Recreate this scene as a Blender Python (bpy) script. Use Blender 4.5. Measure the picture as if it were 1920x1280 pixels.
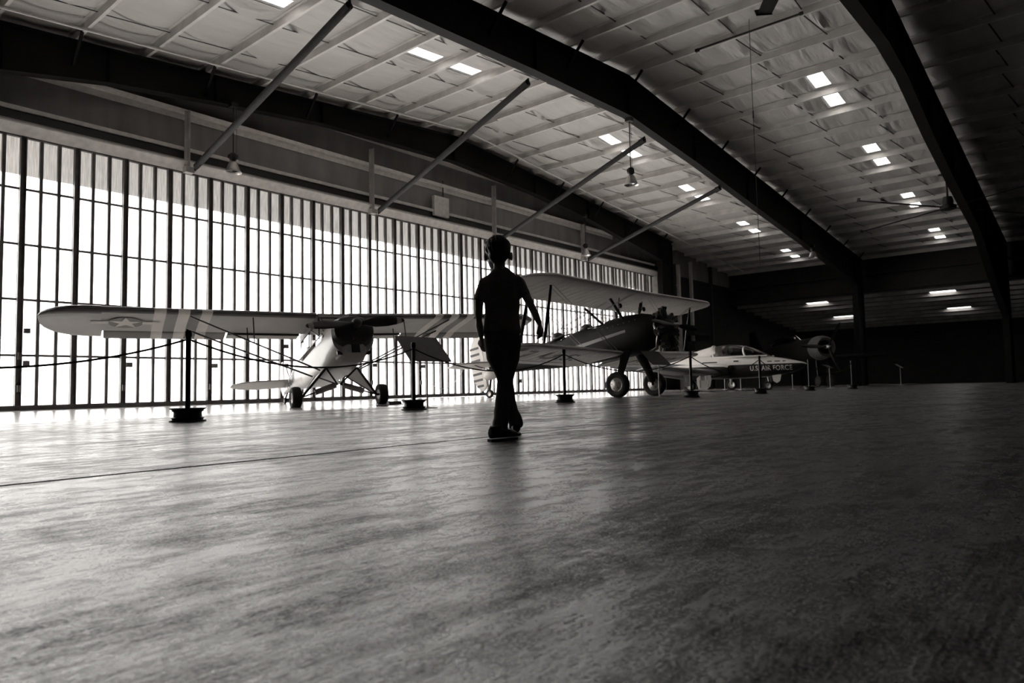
import bpy, math, random
from mathutils import Vector as V, Matrix, noise
random.seed(7)
R = math.radians
sc = bpy.context.scene
col = sc.collection
for o in list(bpy.data.objects): bpy.data.objects.remove(o)

# ------------------------------------------------------------------ camera
cam_d = bpy.data.cameras.new('camera'); cam = bpy.data.objects.new('camera', cam_d); col.objects.link(cam)
yaw, pit, rol = R(50.0), R(3.78), R(-1.2)
fw = V((math.sin(yaw)*math.cos(pit), math.cos(yaw)*math.cos(pit), math.sin(pit)))
r0 = V((math.cos(yaw), -math.sin(yaw), 0)); u0 = r0.cross(fw)
rr = r0*math.cos(rol)+u0*math.sin(rol); uu = -r0*math.sin(rol)+u0*math.cos(rol)
m = Matrix((rr, uu, -fw)).transposed().to_4x4(); m.translation = V((0, 0, .31))
cam.matrix_world = m
cam_d.sensor_width = 36; cam_d.lens = 36*1312/1920; cam_d.clip_start = .05; cam_d.clip_end = 500
cam_d.dof.use_dof = True; cam_d.dof.focus_distance = 4.5; cam_d.dof.aperture_fstop = 5.6
sc.camera = cam

# ------------------------------------------------------------------ sky, sun, exposure
w = bpy.data.worlds.new('world'); sc.world = w; w.use_nodes = True
w.node_tree.nodes['Background'].inputs[0].default_value = (1, .985, .965, 1)
w.node_tree.nodes['Background'].inputs[1].default_value = .26
sun_d = bpy.data.lights.new('sun', 'SUN'); sun = bpy.data.objects.new('sun', sun_d); col.objects.link(sun)
sun_d.energy = 28; sun_d.angle = R(.5); sun_d.color = (1, .985, .965)
sun.rotation_euler = V((-1.55, -1.5, -.93)).to_track_quat('-Z', 'Y').to_euler(); sun.location = (60, 60, 30)
vs = sc.view_settings
vs.view_transform = 'Standard'; vs.look = 'None'; vs.gamma = 1; vs.use_curve_mapping = False
vs.exposure = 0.92

# ------------------------------------------------------------------ materials
def mat(name, v, rough=.6, metal=0., spec=.5, nscale=0, namp=0., bump=0., bscale=30, stretch=(1, 1, 1), tint=(1, .955, .915), alpha=None):
    mt = bpy.data.materials.new(name); mt.use_nodes = True
    nt = mt.node_tree; b = nt.nodes['Principled BSDF']
    c = (v*tint[0], v*tint[1], v*tint[2], 1)
    b.inputs['Base Color'].default_value = c; b.inputs['Roughness'].default_value = rough
    b.inputs['Metallic'].default_value = metal; b.inputs['Specular IOR Level'].default_value = spec
    if namp or bump:
        tc = nt.nodes.new('ShaderNodeTexCoord'); mp = nt.nodes.new('ShaderNodeMapping')
        mp.inputs['Scale'].default_value = stretch
        nt.links.new(tc.outputs['Object'], mp.inputs[0])
    if namp:
        n = nt.nodes.new('ShaderNodeTexNoise'); n.inputs['Scale'].default_value = nscale or 4; n.inputs['Detail'].default_value = 6
        cr = nt.nodes.new('ShaderNodeValToRGB')
        cr.color_ramp.elements[0].position = .3; cr.color_ramp.elements[1].position = .7
        cr.color_ramp.elements[0].color = tuple(x*(1-namp) for x in c[:3])+(1,); cr.color_ramp.elements[1].color = tuple(min(1, x*(1+namp)) for x in c[:3])+(1,)
        nt.links.new(mp.outputs[0], n.inputs['Vector']); nt.links.new(n.outputs['Fac'], cr.inputs[0]); nt.links.new(cr.outputs[0], b.inputs['Base Color'])
    if bump:
        n = nt.nodes.new('ShaderNodeTexNoise'); n.inputs['Scale'].default_value = bscale; n.inputs['Detail'].default_value = 4
        bp = nt.nodes.new('ShaderNodeBump'); bp.inputs['Distance'].default_value = bump; bp.inputs['Strength'].default_value = 1
        nt.links.new(mp.outputs[0], n.inputs['Vector']); nt.links.new(n.outputs['Fac'], bp.inputs['Height']); nt.links.new(bp.outputs[0], b.inputs['Normal'])
    return mt

M = {}
M['steel_dark'] = mat('dark painted steel', .022, .55, nscale=1.5, namp=.25)
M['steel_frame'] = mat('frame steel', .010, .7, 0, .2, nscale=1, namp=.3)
M['steel_grey'] = mat('grey galvanised steel', .58, .45, .3, nscale=3, namp=.15)
M['purlin'] = mat('primed purlin steel', .62, .5, .1, nscale=2, namp=.15)
M['pipe'] = mat('brace pipe', .03, .7, 0, .15, nscale=5, namp=.2)
M['insul'] = mat('white insulation facing', .5, .5, nscale=3, namp=.06, bump=.035, bscale=7, stretch=(.22, 1, .22))
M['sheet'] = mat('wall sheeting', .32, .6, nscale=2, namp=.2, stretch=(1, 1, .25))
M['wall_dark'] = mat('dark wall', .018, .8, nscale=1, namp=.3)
M['mull'] = mat('door steel', .13, .5, nscale=4, namp=.3)
M['header'] = mat('header rail', .88, .5, nscale=6, namp=.12)
M['black'] = mat('black paint', .012, .45)
M['rubber'] = mat('tyre rubber', .018, .75, bump=.004, bscale=60)
M['rope'] = mat('black rope', .015, .8, bump=.004, bscale=150)
M['white'] = mat('white dope', .93, .45, nscale=3, namp=.05)
M['cubwing'] = mat('pale painted fabric', .5, .45, nscale=2.5, namp=.07)
M['cubgrey'] = mat('mid grey fabric', .22, .5, nscale=3, namp=.08)
M['cubolive'] = mat('dark olive paint', .045, .35, nscale=3, namp=.2)
M['cubbody'] = mat('light fuselage fabric', .6, .35, nscale=3, namp=.05)
M['stear'] = mat('dark blue fuselage paint', .008, .55, 0, .25, nscale=3, namp=.2)
M['swing'] = mat('doped pale wing fabric', .66, .4, nscale=2, namp=.1)
M['sred'] = mat('red marking paint', .10, .5)
M['strip'] = mat('pale trim stripe', .3, .3)
M['chrome'] = mat('bright metal', .7, .22, 1.0)
M['alu'] = mat('dull aluminium', .45, .35, .8)
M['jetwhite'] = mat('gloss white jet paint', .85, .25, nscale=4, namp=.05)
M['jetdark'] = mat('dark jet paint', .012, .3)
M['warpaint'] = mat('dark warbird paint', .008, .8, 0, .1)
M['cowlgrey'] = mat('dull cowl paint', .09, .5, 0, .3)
M['letter'] = mat('letter white', .85, .5)
M['skin'] = mat('skin', .3, .55, tint=(1, .9, .84))
M['hair'] = mat('dark hair', .03, .5, bump=.004, bscale=90, stretch=(1, 1, .2))
M['shirt'] = mat('dark cotton shirt', .2, .9, bump=.003, bscale=40)
M['pants'] = mat('dark trousers', .08, .85, bump=.003, bscale=40)
M['shoe'] = mat('dark shoe', .02, .5)
M['sole'] = mat('shoe sole', .05, .6)
M['board_dark'] = mat('dark information board', .04, .6)
M['board'] = mat('information board', .13, .5, nscale=8, namp=.15)
M['lampmetal'] = mat('lamp spun aluminium', .65, .3, .7)
M['seat'] = mat('ejection seat cloth', .35, .7)
M['apron'] = mat('outdoor asphalt apron', .10, .9)

def glass(name, rough=.05, t=.9, v=.9):
    mt = bpy.data.materials.new(name); mt.use_nodes = True; nt = mt.node_tree
    nt.nodes.remove(nt.nodes['Principled BSDF'])
    a = nt.nodes.new('ShaderNodeBsdfTransparent'); a.inputs[0].default_value = (v, v*.985, v*.965, 1)
    g = nt.nodes.new('ShaderNodeBsdfGlossy'); g.inputs['Roughness'].default_value = rough
    fr = nt.nodes.new('ShaderNodeFresnel'); fr.inputs[0].default_value = 1.3
    mx = nt.nodes.new('ShaderNodeMixShader'); out = nt.nodes['Material Output']
    nt.links.new(fr.outputs[0], mx.inputs[0]); nt.links.new(a.outputs[0], mx.inputs[1]); nt.links.new(g.outputs[0], mx.inputs[2])
    nt.links.new(mx.outputs[0], out.inputs[0]); return mt
M['glass'] = glass('clear acrylic')
M['glassdark'] = glass('tinted canopy acrylic', rough=.12, v=.5)
M['lampglass'] = glass('lamp lens glass', v=.8)

def translucent(name, v, sx=28, amp=.12, back=.25):
    mt = bpy.data.materials.new(name); mt.use_nodes = True; nt = mt.node_tree
    nt.nodes.remove(nt.nodes['Principled BSDF']); out = nt.nodes['Material Output']
    tc = nt.nodes.new('ShaderNodeTexCoord'); mp = nt.nodes.new('ShaderNodeMapping'); mp.inputs['Scale'].default_value = (1, 1, .06)
    n = nt.nodes.new('ShaderNodeTexNoise'); n.inputs['Scale'].default_value = sx; n.inputs['Detail'].default_value = 5
    cr = nt.nodes.new('ShaderNodeValToRGB'); cr.color_ramp.elements[0].position = .32; cr.color_ramp.elements[1].position = .68
    cr.color_ramp.elements[0].color = (v*(1-amp), v*(1-amp)*.985, v*(1-amp)*.965, 1); cr.color_ramp.elements[1].color = (v, v*.985, v*.965, 1)
    nt.links.new(tc.outputs['Object'], mp.inputs[0]); nt.links.new(mp.outputs[0], n.inputs['Vector']); nt.links.new(n.outputs['Fac'], cr.inputs[0])
    t = nt.nodes.new('ShaderNodeBsdfTranslucent'); d = nt.nodes.new('ShaderNodeBsdfDiffuse')
    mx = nt.nodes.new('ShaderNodeMixShader'); mx.inputs[0].default_value = back
    nt.links.new(cr.outputs[0], t.inputs[0]); nt.links.new(cr.outputs[0], d.inputs[0])
    nt.links.new(t.outputs[0], mx.inputs[1]); nt.links.new(d.outputs[0], mx.inputs[2]); nt.links.new(mx.outputs[0], out.inputs[0]); return mt
M['fibre'] = translucent('translucent fibreglass', .85, sx=42, amp=.35)
M['sky_panel'] = translucent('translucent skylight panel', .8, sx=9, amp=.35, back=.1)

# broom-finished polished concrete
def floor_mat():
    mt = bpy.data.materials.new('brushed concrete floor'); mt.use_nodes = True; nt = mt.node_tree; b = nt.nodes['Principled BSDF']
    N = nt.nodes.new; L = nt.links.new
    tc = N('ShaderNodeTexCoord')
    def noise_(scale, sx, sy, det=5, rough=.5):
        mp = N('ShaderNodeMapping'); mp.inputs['Scale'].default_value = (sx, sy, 1); L(tc.outputs['Object'], mp.inputs[0])
        n = N('ShaderNodeTexNoise'); n.inputs['Scale'].default_value = scale; n.inputs['Detail'].default_value = det; n.inputs['Roughness'].default_value = rough
        L(mp.outputs[0], n.inputs['Vector']); return n.outputs['Fac']
    def math_(op, a, b_):
        n = N('ShaderNodeMath'); n.operation = op
        for i, x in enumerate((a, b_)):
            if isinstance(x, (int, float)): n.inputs[i].default_value = x
            else: L(x, n.inputs[i])
        return n.outputs[0]
    blot = noise_(1.3, .6, 1.6, 8, .62); blot2 = noise_(8, .6, 1.2, 8, .72); grain = noise_(170, .8, 1, 3, .6); streak = noise_(26, .05, 1, 6, .6); fine = noise_(110, .04, 1, 3)
    pits = noise_(48, .8, 1, 6, .75); big = noise_(.35, 1, 1, 4)
    def ramp_(x, a, b_):
        n = N('ShaderNodeMapRange'); n.interpolation_type = 'SMOOTHSTEP'; n.inputs[1].default_value = a; n.inputs[2].default_value = b_; n.inputs[3].default_value = 0; n.inputs[4].default_value = 1; L(x, n.inputs[0]); return n.outputs[0]
    sep = N('ShaderNodeSeparateXYZ'); L(tc.outputs['Object'], sep.inputs[0])
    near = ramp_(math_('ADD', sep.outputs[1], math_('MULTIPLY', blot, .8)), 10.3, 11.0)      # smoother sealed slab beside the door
    gr = ramp_(grain, .3, .7)
    tex = math_('ADD', math_('MULTIPLY', gr, .26), math_('MULTIPLY', .78, math_('ADD', math_('ADD', math_('MULTIPLY', ramp_(blot, .4, .6), .3), math_('MULTIPLY', ramp_(blot2, .4, .6), .38)), math_('ADD', math_('MULTIPLY', ramp_(streak, .35, .65), .12), math_('MULTIPLY', ramp_(pits, .35, .65), .26)))))
    cr = N('ShaderNodeValToRGB'); e = cr.color_ramp.elements; e[0].position = .25; e[1].position = .82
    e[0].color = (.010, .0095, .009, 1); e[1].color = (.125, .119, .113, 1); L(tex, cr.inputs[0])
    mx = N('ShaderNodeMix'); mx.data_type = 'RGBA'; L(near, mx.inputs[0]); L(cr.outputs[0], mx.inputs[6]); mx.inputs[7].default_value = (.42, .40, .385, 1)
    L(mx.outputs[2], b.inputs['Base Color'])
    rg = N('ShaderNodeMapRange'); rg.inputs[1].default_value = .25; rg.inputs[2].default_value = .75; rg.inputs[3].default_value = .42; rg.inputs[4].default_value = .2
    L(tex, rg.inputs[0])
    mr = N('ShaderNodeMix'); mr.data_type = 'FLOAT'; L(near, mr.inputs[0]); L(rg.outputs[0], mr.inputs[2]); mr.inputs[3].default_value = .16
    L(mr.outputs[0], b.inputs['Roughness'])
    sp = N('ShaderNodeMapRange'); sp.inputs[1].default_value = .2; sp.inputs[2].default_value = .75; sp.inputs[3].default_value = .06; sp.inputs[4].default_value = 1.0; L(tex, sp.inputs[0]); L(sp.outputs[0], b.inputs['Specular IOR Level']); b.inputs['IOR'].default_value = 1.8
    h = math_('ADD', math_('ADD', math_('MULTIPLY', streak, .6), math_('MULTIPLY', fine, .6)), math_('ADD', math_('ADD', math_('MULTIPLY', grain, .8), math_('MULTIPLY', pits, 1.3)), math_('ADD', math_('MULTIPLY', blot, 1.0), math_('MULTIPLY', blot2, .8))))
    bp = N('ShaderNodeBump'); bp.inputs['Distance'].default_value = .008
    L(math_('SUBTRACT', 1.0, math_('MULTIPLY', near, .9)), bp.inputs['Strength'])
    L(h, bp.inputs['Height']); L(bp.outputs[0], b.inputs['Normal'])
    return mt
M['floor'] = floor_mat()

# ------------------------------------------------------------------ helpers
def tag(o, label=None, cat=None, group=None, kind=None):
    for k, v in (('label', label), ('category', cat), ('group', group), ('kind', kind)):
        if v: o[k] = v
    return o
def empty(name, loc=(0, 0, 0), rot=(0, 0, 0)):
    o = bpy.data.objects.new(name, None); col.objects.link(o); o.location = loc; o.rotation_euler = rot; o.empty_display_size = .2; return o
def copy_tree(o, parent=None):
    c = o.copy(); col.objects.link(c)
    if parent: c.parent = parent
    for ch in [x for x in bpy.data.objects if x.parent == o]: copy_tree(ch, c)
    return c
def frame_of(d, up=V((0, 0, 1))):
    d = d.normalized()
    if abs(d.dot(up)) > .98: up = V((1, 0, 0))
    a = d.cross(up).normalized(); return a, a.cross(d).normalized()

class B:
    def __init__(s): s.v = []; s.f = []; s.m = []
    def add(s, vs, fs, mi=0):
        n = len(s.v); s.v += [tuple(x) for x in vs]; s.f += [tuple(i+n for i in f) for f in fs]; s.m += [mi]*len(fs) if isinstance(mi, int) else list(mi); return s
    def box(s, c, d, mi=0, rot=None):
        c = V(c); P = []
        for k in range(8):
            p = V(((k & 1)-.5, ((k >> 1) & 1)-.5, (k >> 2)-.5)); p = V((p.x*d[0], p.y*d[1], p.z*d[2]))
            if rot is not None: p = rot @ p
            P.append(p+c)
        return s.add(P, [(0, 2, 3, 1), (4, 5, 7, 6), (0, 1, 5, 4), (2, 6, 7, 3), (0, 4, 6, 2), (1, 3, 7, 5)], mi)
    def bar(s, p, q, w, h=None, mi=0, up=V((0, 0, 1))):
        p = V(p); q = V(q); h = h or w; a, b = frame_of(q-p, up); P = []
        for e in (p, q):
            for sx, sy in ((-1, -1), (1, -1), (1, 1), (-1, 1)): P.append(e+a*sx*w/2+b*sy*h/2)
        return s.add(P, [(0, 3, 2, 1), (4, 5, 6, 7), (0, 1, 5, 4), (1, 2, 6, 5), (2, 3, 7, 6), (3, 0, 4, 7)], mi)
    def loft(s, rings, cap=True, mi=0, closed=True):
        n = len(rings[0]); P = [p for r in rings for p in r]; F = []; mm = []
        for i in range(len(rings)-1):
            for j in range(n if closed else n-1):
                F.append((i*n+j, i*n+(j+1) % n, (i+1)*n+(j+1) % n, (i+1)*n+j)); mm.append(mi(i, j) if callable(mi) else mi)
        if cap and closed:
            F.append(tuple(range(n-1, -1, -1))); mm.append(mi(0, 0) if callable(mi) else mi)
            F.append(tuple((len(rings)-1)*n+j for j in range(n))); mm.append(mi(len(rings)-2, 0) if callable(mi) else mi)
        return s.add(P, F, mm)
    def tube(s, pts, r, n=10, mi=0, asp=1.0, up=V((0, 0, 1))):
        pts = [V(p) for p in pts]; rs = r if isinstance(r, (list, tuple)) else [r]*len(pts); rings = []
        for i, p in enumerate(pts):
            d = (pts[min(i+1, len(pts)-1)]-pts[max(i-1, 0)]); a, b = frame_of(d, up)
            rings.append([p+a*math.cos(2*math.pi*k/n)*rs[i]+b*math.sin(2*math.pi*k/n)*rs[i]*asp for k in range(n)])
        return s.loft(rings, mi=mi)
    def lathe(s, prof, o=(0, 0, 0), axis=(0, 0, 1), n=28, mi=0, cap=False):
        o = V(o); ax = V(axis).normalized(); a, b = frame_of(ax, V((0, 0, 1)) if abs(ax.z) < .9 else V((1, 0, 0)))
        rings = [[o+ax*h+(a*math.cos(2*math.pi*k/n)+b*math.sin(2*math.pi*k/n))*max(r, .0005) for k in range(n)] for r, h in prof]
        return s.loft(rings, cap=cap, mi=mi)
    def ball(s, c, r, n=16, mi=0, rot=None):
        c = V(c); rad = V(r) if hasattr(r, '__len__') else V((r, r, r)); rings = []
        for i in range(1, n):
            t = math.pi*i/n; ring = []
            for k in range(2*n):
                p = V((math.sin(t)*math.cos(math.pi*k/n)*rad.x, math.sin(t)*math.sin(math.pi*k/n)*rad.y, math.cos(t)*rad.z))
                ring.append((rot @ p if rot is not None else p)+c)
            rings.append(ring)
        return s.loft(rings, mi=mi)
    def plate(s, outline, t, axis=2, off=0, mi=0, mat4=None):
        # outline: 2D points; extruded along axis
        P = []
        for sgn in (-1, 1):
            for a, b in outline:
                p = {0: (off+sgn*t/2, a, b), 1: (a, off+sgn*t/2, b), 2: (a, b, off+sgn*t/2)}[axis]
                P.append(mat4 @ V(p) if mat4 else p)
        n = len(outline)
        F = [tuple(range(n-1, -1, -1)), tuple(range(n, 2*n))]+[(i, (i+1) % n, n+(i+1) % n, n+i) for i in range(n)]
        return s.add(P, F, mi)
    def build(s, name, mt, parent=None, smooth=None, bevel=0):
        me = bpy.data.meshes.new(name); me.from_pydata(s.v, [], s.f)
        for x in (mt if isinstance(mt, (list, tuple)) else [mt]): me.materials.append(M[x])
        for p, k in zip(me.polygons, s.m): p.material_index = k
        me.validate(); me.update()
        import bmesh
        bm = bmesh.new(); bm.from_mesh(me); bmesh.ops.recalc_face_normals(bm, faces=bm.faces); bm.to_mesh(me); bm.free()
        if smooth:
            for p in me.polygons: p.use_smooth = True
            me.set_sharp_from_angle(angle=R(smooth))
        o = bpy.data.objects.new(name, me); col.objects.link(o)
        if parent: o.parent = parent
        if bevel:
            b = o.modifiers.new('bevel', 'BEVEL'); b.width = bevel; b.segments = 2; b.limit_method = 'ANGLE'
        return o

def bake(o, mods):
    for k, kw in mods:
        md = o.modifiers.new(k, k)
        for a, b in kw.items(): setattr(md, a, b)
    dg = bpy.context.evaluated_depsgraph_get(); dg.update()
    me = bpy.data.meshes.new_from_object(o.evaluated_get(dg)); o.modifiers.clear(); old = o.data; o.data = me; bpy.data.meshes.remove(old)
    for p in me.polygons: p.use_smooth = True
    return o
def sring(x, zb, zt, hw, e=2.5, n=28, split=None, yc=0):
    zc = (zb+zt)/2; hh = (zt-zb)/2; pts = []
    def pt(t):
        c, s_ = math.cos(t), math.sin(t)
        return V((x, yc+hw*math.copysign(abs(c)**(2/e), c), zc+hh*math.copysign(abs(s_)**(2/e), s_)))
    if split is None: return [pt(2*math.pi*k/n) for k in range(n)]
    q = max(-.97, min(.97, (split-zc)/hh)); ts = math.copysign(math.asin(min(1, abs(q)**(e/2))), q)
    h = n//2
    return [pt(ts+(math.pi-2*ts)*k/h) for k in range(h)]+[pt(math.pi-ts+(math.pi+2*ts)*k/h) for k in range(h)]
def airfoil(xle, chord, z, th, n=9, camber=.02, inc=0.0):
    up = []; lo = []
    for k in range(n+1):
        t = (1-math.cos(math.pi*k/n))/2
        y = 5*th*(.2969*math.sqrt(t)-.126*t-.3516*t*t+.2843*t**3-.1015*t**4)
        cm = camber*4*t*(1-t)
        up.append((xle-t*chord, z+(cm+y*1.25)*chord)); lo.append((xle-t*chord, z+(cm-y*.75)*chord))
    pts = up+lo[-2:0:-1]; k_ = math.tan(R(inc))
    return [(x, z_-(xle-x)*k_) for x, z_ in pts]
def text_mesh(name, body, size, depth, mt, parent, mtx, sx=1.0, shear=0):
    c = bpy.data.curves.new(name, 'FONT'); c.body = body; c.size = size; c.extrude = depth; c.align_x = 'CENTER'; c.align_y = 'CENTER'
    c.space_character = 1.08; c.offset = size*.012
    o = bpy.data.objects.new(name, c); col.objects.link(o)
    dg = bpy.context.evaluated_depsgraph_get(); me = bpy.data.meshes.new_from_object(o.evaluated_get(dg))
    bpy.data.objects.remove(o); bpy.data.curves.remove(c)
    me.transform(Matrix.Diagonal((sx, 1, 1, 1))); me.transform(mtx); me.materials.clear(); me.materials.append(M[mt])
    q = bpy.data.objects.new(name, me); col.objects.link(q); q.parent = parent; return q

# ------------------------------------------------------------------ building shell
RX, RZ, SL = 19.09, 10.15, .0845           # ridge position, purlin underside at ridge, roof slope
XL, XR, YB, YF = -8.0, 47.5, -10.0, 19.7
def pz(x): return RZ-SL*abs(x-RX)           # underside of purlins
PH = .21
# floor with one sawn joint
b = B(); J = 3.02; g = .022
prof = [(YB, 0), (J-g, 0), (J-g*.6, -.025), (J+g*.6, -.025), (J+g, 0), (YF+.2, 0), (YF+.2, -.3), (YB, -.3)]
b.loft([[V((x, y, z)) for y, z in prof] for x in (XL, 62.2)])
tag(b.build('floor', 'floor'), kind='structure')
b = B(); b.box((27, 50.3, -.15), (200, 60.5, .28))
tag(b.build('ground_outside', 'apron'), 'asphalt apron outside beyond the hangar door', 'ground', kind='structure')

# insulation blanket sagging between purlins, skylight openings left out
P_X = [RX+1.645*k for k in range(-16, 18)]
SKY = []                                      # (gap x0, x1, y0, y1)
for yc in (14.35, 6.45):
    for xa in (23.45-.05, 30.15-.1, 36.85, 43.5, 13.2, 6.5):
        for s_ in (0, 1.65):
            xx = xa+s_; k = int(math.floor((xx-P_X[0])/1.645))
            SKY.append((P_X[k]+.16, P_X[k+1]-.12, yc-.27, yc+.27))
def in_sky(x0, x1, y):
    for a, b_, c, d in SKY:
        if c < y < d and a-.3 < (x0+x1)/2 < b_+.3: return True
    return False
edges_y = sorted(set([round(YB+.12*k, 4) for k in range(int((YF-YB)/.12)+1)]+[s[2] for s in SKY]+[s[3] for s in SKY]+[YF]))
b = B(); GX = [XL]+P_X+[XR]
for gi in range(len(GX)-1):
    x0, x1 = GX[gi], GX[gi+1]; NX = 8; n0 = len(b.v); ny = len(edges_y); vs_ = []
    for j, y in enumerate(edges_y):
        for i in range(NX+1):
            t = i/NX; x = x0+(x1-x0)*t; base = pz(x)+PH+.02
            env = 4*t*(1-t)
            # distance from nearest bridging row pulls folds together
            fold = noise.noise(V((gi*7.3+t*.5, y*2.1+.5*math.sin(t*2.2+gi), 3.1)))
            fold2 = noise.noise(V((gi*3.1+t*.9, y*6.5+.8*t, 8.7)))
            rid = min(abs(y-q) for q in (17.2, 15.2, 13.2, 9.3, 7.4, 5.5, 1.7, -.3, -2.2))
            k_ = math.exp(-(rid/.45)**2)
            z = base-env*(.05+.05*fold+.03*abs(fold2))-env*k_*.10*(.5+1.2*fold2)
            if any(abs(y-q) < .45 and s0-.2 < x < s1+.2 for s0, s1, q0, q1 in SKY for q in ((q0+q1)/2,)): z = base-.012*env
            vs_.append((x, y, z))
    fs_ = []
    for j in range(ny-1):
        for i in range(NX):
            ym = (edges_y[j]+edges_y[j+1])/2
            if in_sky(x0, x1, ym) and 0 < i < NX-1: continue
            a = j*(NX+1)+i; fs_.append((a, a+1, a+NX+2, a+NX+1))
    b.add(vs_, fs_)
ceil = b.build('ceiling', 'insul', smooth=60); tag(ceil, kind='structure')
# outer roof skin above, with the translucent strips cut through
b = B()
for gi in range(len(GX)-1):
    x0, x1 = GX[gi], GX[gi+1]
    ys = [YB]; cuts = sorted([(c, d) for a, b_, c, d in SKY if x0-.01 < (a+b_)/2 < x1])
    for c, d in cuts: ys += [c-.03, d+.03]
    ys.append(YF+.1)
    for k in range(0, len(ys)-1, 2):
        q = [(x0, ys[k]), (x1, ys[k]), (x1, ys[k+1]), (x0, ys[k+1])]
        b.add([(x, y, pz(x)+PH+.06) for x, y in q]+[(x, y, pz(x)+PH+.10) for x, y in q], [(3, 2, 1, 0), (4, 5, 6, 7), (0, 1, 5, 4), (1, 2, 6, 5), (2, 3, 7, 6), (3, 0, 4, 7)])
b.build('roof_skin', 'steel_grey', ceil)
for i, (a, b_, c, d) in enumerate(SKY):
    q = B(); x0, x1 = a-.1, b_+.1
    q.add([(x, y, pz(x)+PH+.045) for x, y in ((x0, c-.03), (x1, c-.03), (x1, d+.03), (x0, d+.03))], [(0, 1, 2, 3)])
    wo = q.build('window_%d' % (i+1), 'sky_panel'); tag(wo, kind='structure')
# purlins
def purlin_mesh(x):
    b = B(); s_ = -1 if x < RX else 1; fl = .075; t = .006; z = pz(x)
    pr = [(x, z), (x+fl, z), (x+fl, z+t), (x+t, z+t), (x+t, z+PH), (x-fl, z+PH), (x-fl, z+PH-t), (x, z+PH-t)]
    pr += []
    b.loft([[V((px, y, pz_)) for px, pz_ in pr] for y in (YB, YF-.05)])
    b.bar((x+fl, YB, z+.012), (x+fl, YF-.05, z+.012), .004, .024)
    return b
for x in P_X: purlin_mesh(x).build('purlin', 'purlin', ceil)
# bridging rods between purlins (sag angles)
rods = []
for yb in (17.2, 15.2, 13.2, 9.3, 7.4, 5.5, 1.7):
    for k in range(len(P_X)-1):
        if (P_X[k]+P_X[k+1])/2 < RX: p, q = (P_X[k]+.01, yb-.08, pz(P_X[k])+.05), (P_X[k+1], yb+.1, pz(P_X[k+1])+PH-.05)
        else: p, q = (P_X[k]+.01, yb+.1, pz(P_X[k])+.03), (P_X[k+1], yb-.08, pz(P_X[k+1])+PH-.04)
        if -2 < P_X[k] < 44: rods.append((p, q))
rods.sort(key=lambda pq: V(pq[0]).length)
rest = B()
for i, (p, q) in enumerate(rods):
    if i < 90: B().bar(p, q, .035, .012).build('bridging_strap', 'steel_dark', ceil)
    else: rest.bar(p, q, .035, .012)
tag(rest.build('bridging_straps', 'steel_dark', ceil), kind='stuff')
# ridge conduits: dark copy for the shaded bay, pale copy for the lit one
for y0, y1 in ((5.6, 8.5), (13.1, 16.4)):
    q = B(); q.tube([(RX-.15, y0, RZ-.03), (RX-.15, y1, RZ-.03)], .028); q.box((RX-.15, y1+.04, RZ-.05), (.08, .12, .08)); q.box((RX-.15, y0-.03, RZ-.03), (.07, .1, .07))
    tag(q.build('conduit', 'pipe' if y0 < 10 else 'steel_grey', smooth=40), 'thin pipe run fixed under the ridge in the %s roof bay' % ('middle' if y0 < 10 else 'bright door-side'), 'pipe')
# eave rod following the roof slope close to the first beam
q = B(); q.tube([(1, 17.95, pz(1)-.05), (RX, 17.95, pz(RX)-.05), (46, 18.1, pz(46)-.05)], .032, 8)
tag(q.build('sway_rod', 'header', smooth=40), 'long thin rod running under the roof beside the beam nearest the door', 'rod')

# rigid frames: tapered beams along X at three depths
def frame(name, yc, bot, cols, label, mt='steel_frame', fl=.30, dz=0.0):
    root = empty(name, (0, 0, 0)); tag(root, label, 'beam', 'tapered steel roof beams')
    xs = sorted(set([p[0] for p in bot]+[RX]))
    def bz(x):
        for (xa, za), (xb, zb) in zip(bot, bot[1:]):
            if xa <= x <= xb: return za+(zb-za)*(x-xa)/(xb-xa)
        return bot[-1][1]
    top = [(x, pz(x)-.005) for x in xs]; bo = [(x, bz(x)) for x in xs]
    b = B()
    for (xa, zt), (xb, zt2), (_, zb), (_, zb2) in zip(top, top[1:], bo, bo[1:]):
        b.add([(xa, yc+s*.008, z) for s in (-1, 1) for z in (zb, zt)]+[(xb, yc+s*.008, z) for s in (-1, 1) for z in (zb2, zt2)],
              [(0, 1, 5, 4), (2, 6, 7, 3), (0, 4, 6, 2), (1, 3, 7, 5), (0, 2, 3, 1), (4, 5, 7, 6)])
    b.build('web', mt, root)
    for nm, ln, sg in (('bottom_flange', bo, 1), ('top_flange', top, -1)):
        b = B(); t = .022
        b.loft([[V((x, yc-fl/2, z)), V((x, yc+fl/2, z)), V((x, yc+fl/2, z+sg*t)), V((x, yc-fl/2, z+sg*t))] for x, z in ln])
        b.build(nm, mt, root)
    b = B()
    for x in xs[1:-1]:
        b.box((x, yc-.07, (bz(x)+pz(x))/2), (.012, .12, pz(x)-bz(x)-.05))
    b.build('stiffeners', mt, root)
    for x0, x1, zt in cols:
        q = B(); q.box(((x0+x1)/2, yc, zt/2), (x1-x0-.04, .016, zt)); q.box((x0+.01, yc, zt/2), (.022, fl, zt)); q.box((x1-.01, yc, zt/2), (.022, fl, zt))
        q.box(((x0+x1)/2, yc, .012), (x1-x0+.12, fl+.1, .024)); q.build('column', mt, root)
    # flange kickers up to the purlins on the camera side
    for k, x in enumerate(P_X):
        if k % 2 or x < cols[0][0]+1 or x > bot[-1][0]-1: continue
        if yc < 5: continue
        q = B(); q.bar((x, yc-.62, pz(x)+.02), (x, yc-.03, pz(x)-.62), .06, .06); q.build('flange_brace', mt, root)
    return root
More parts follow.
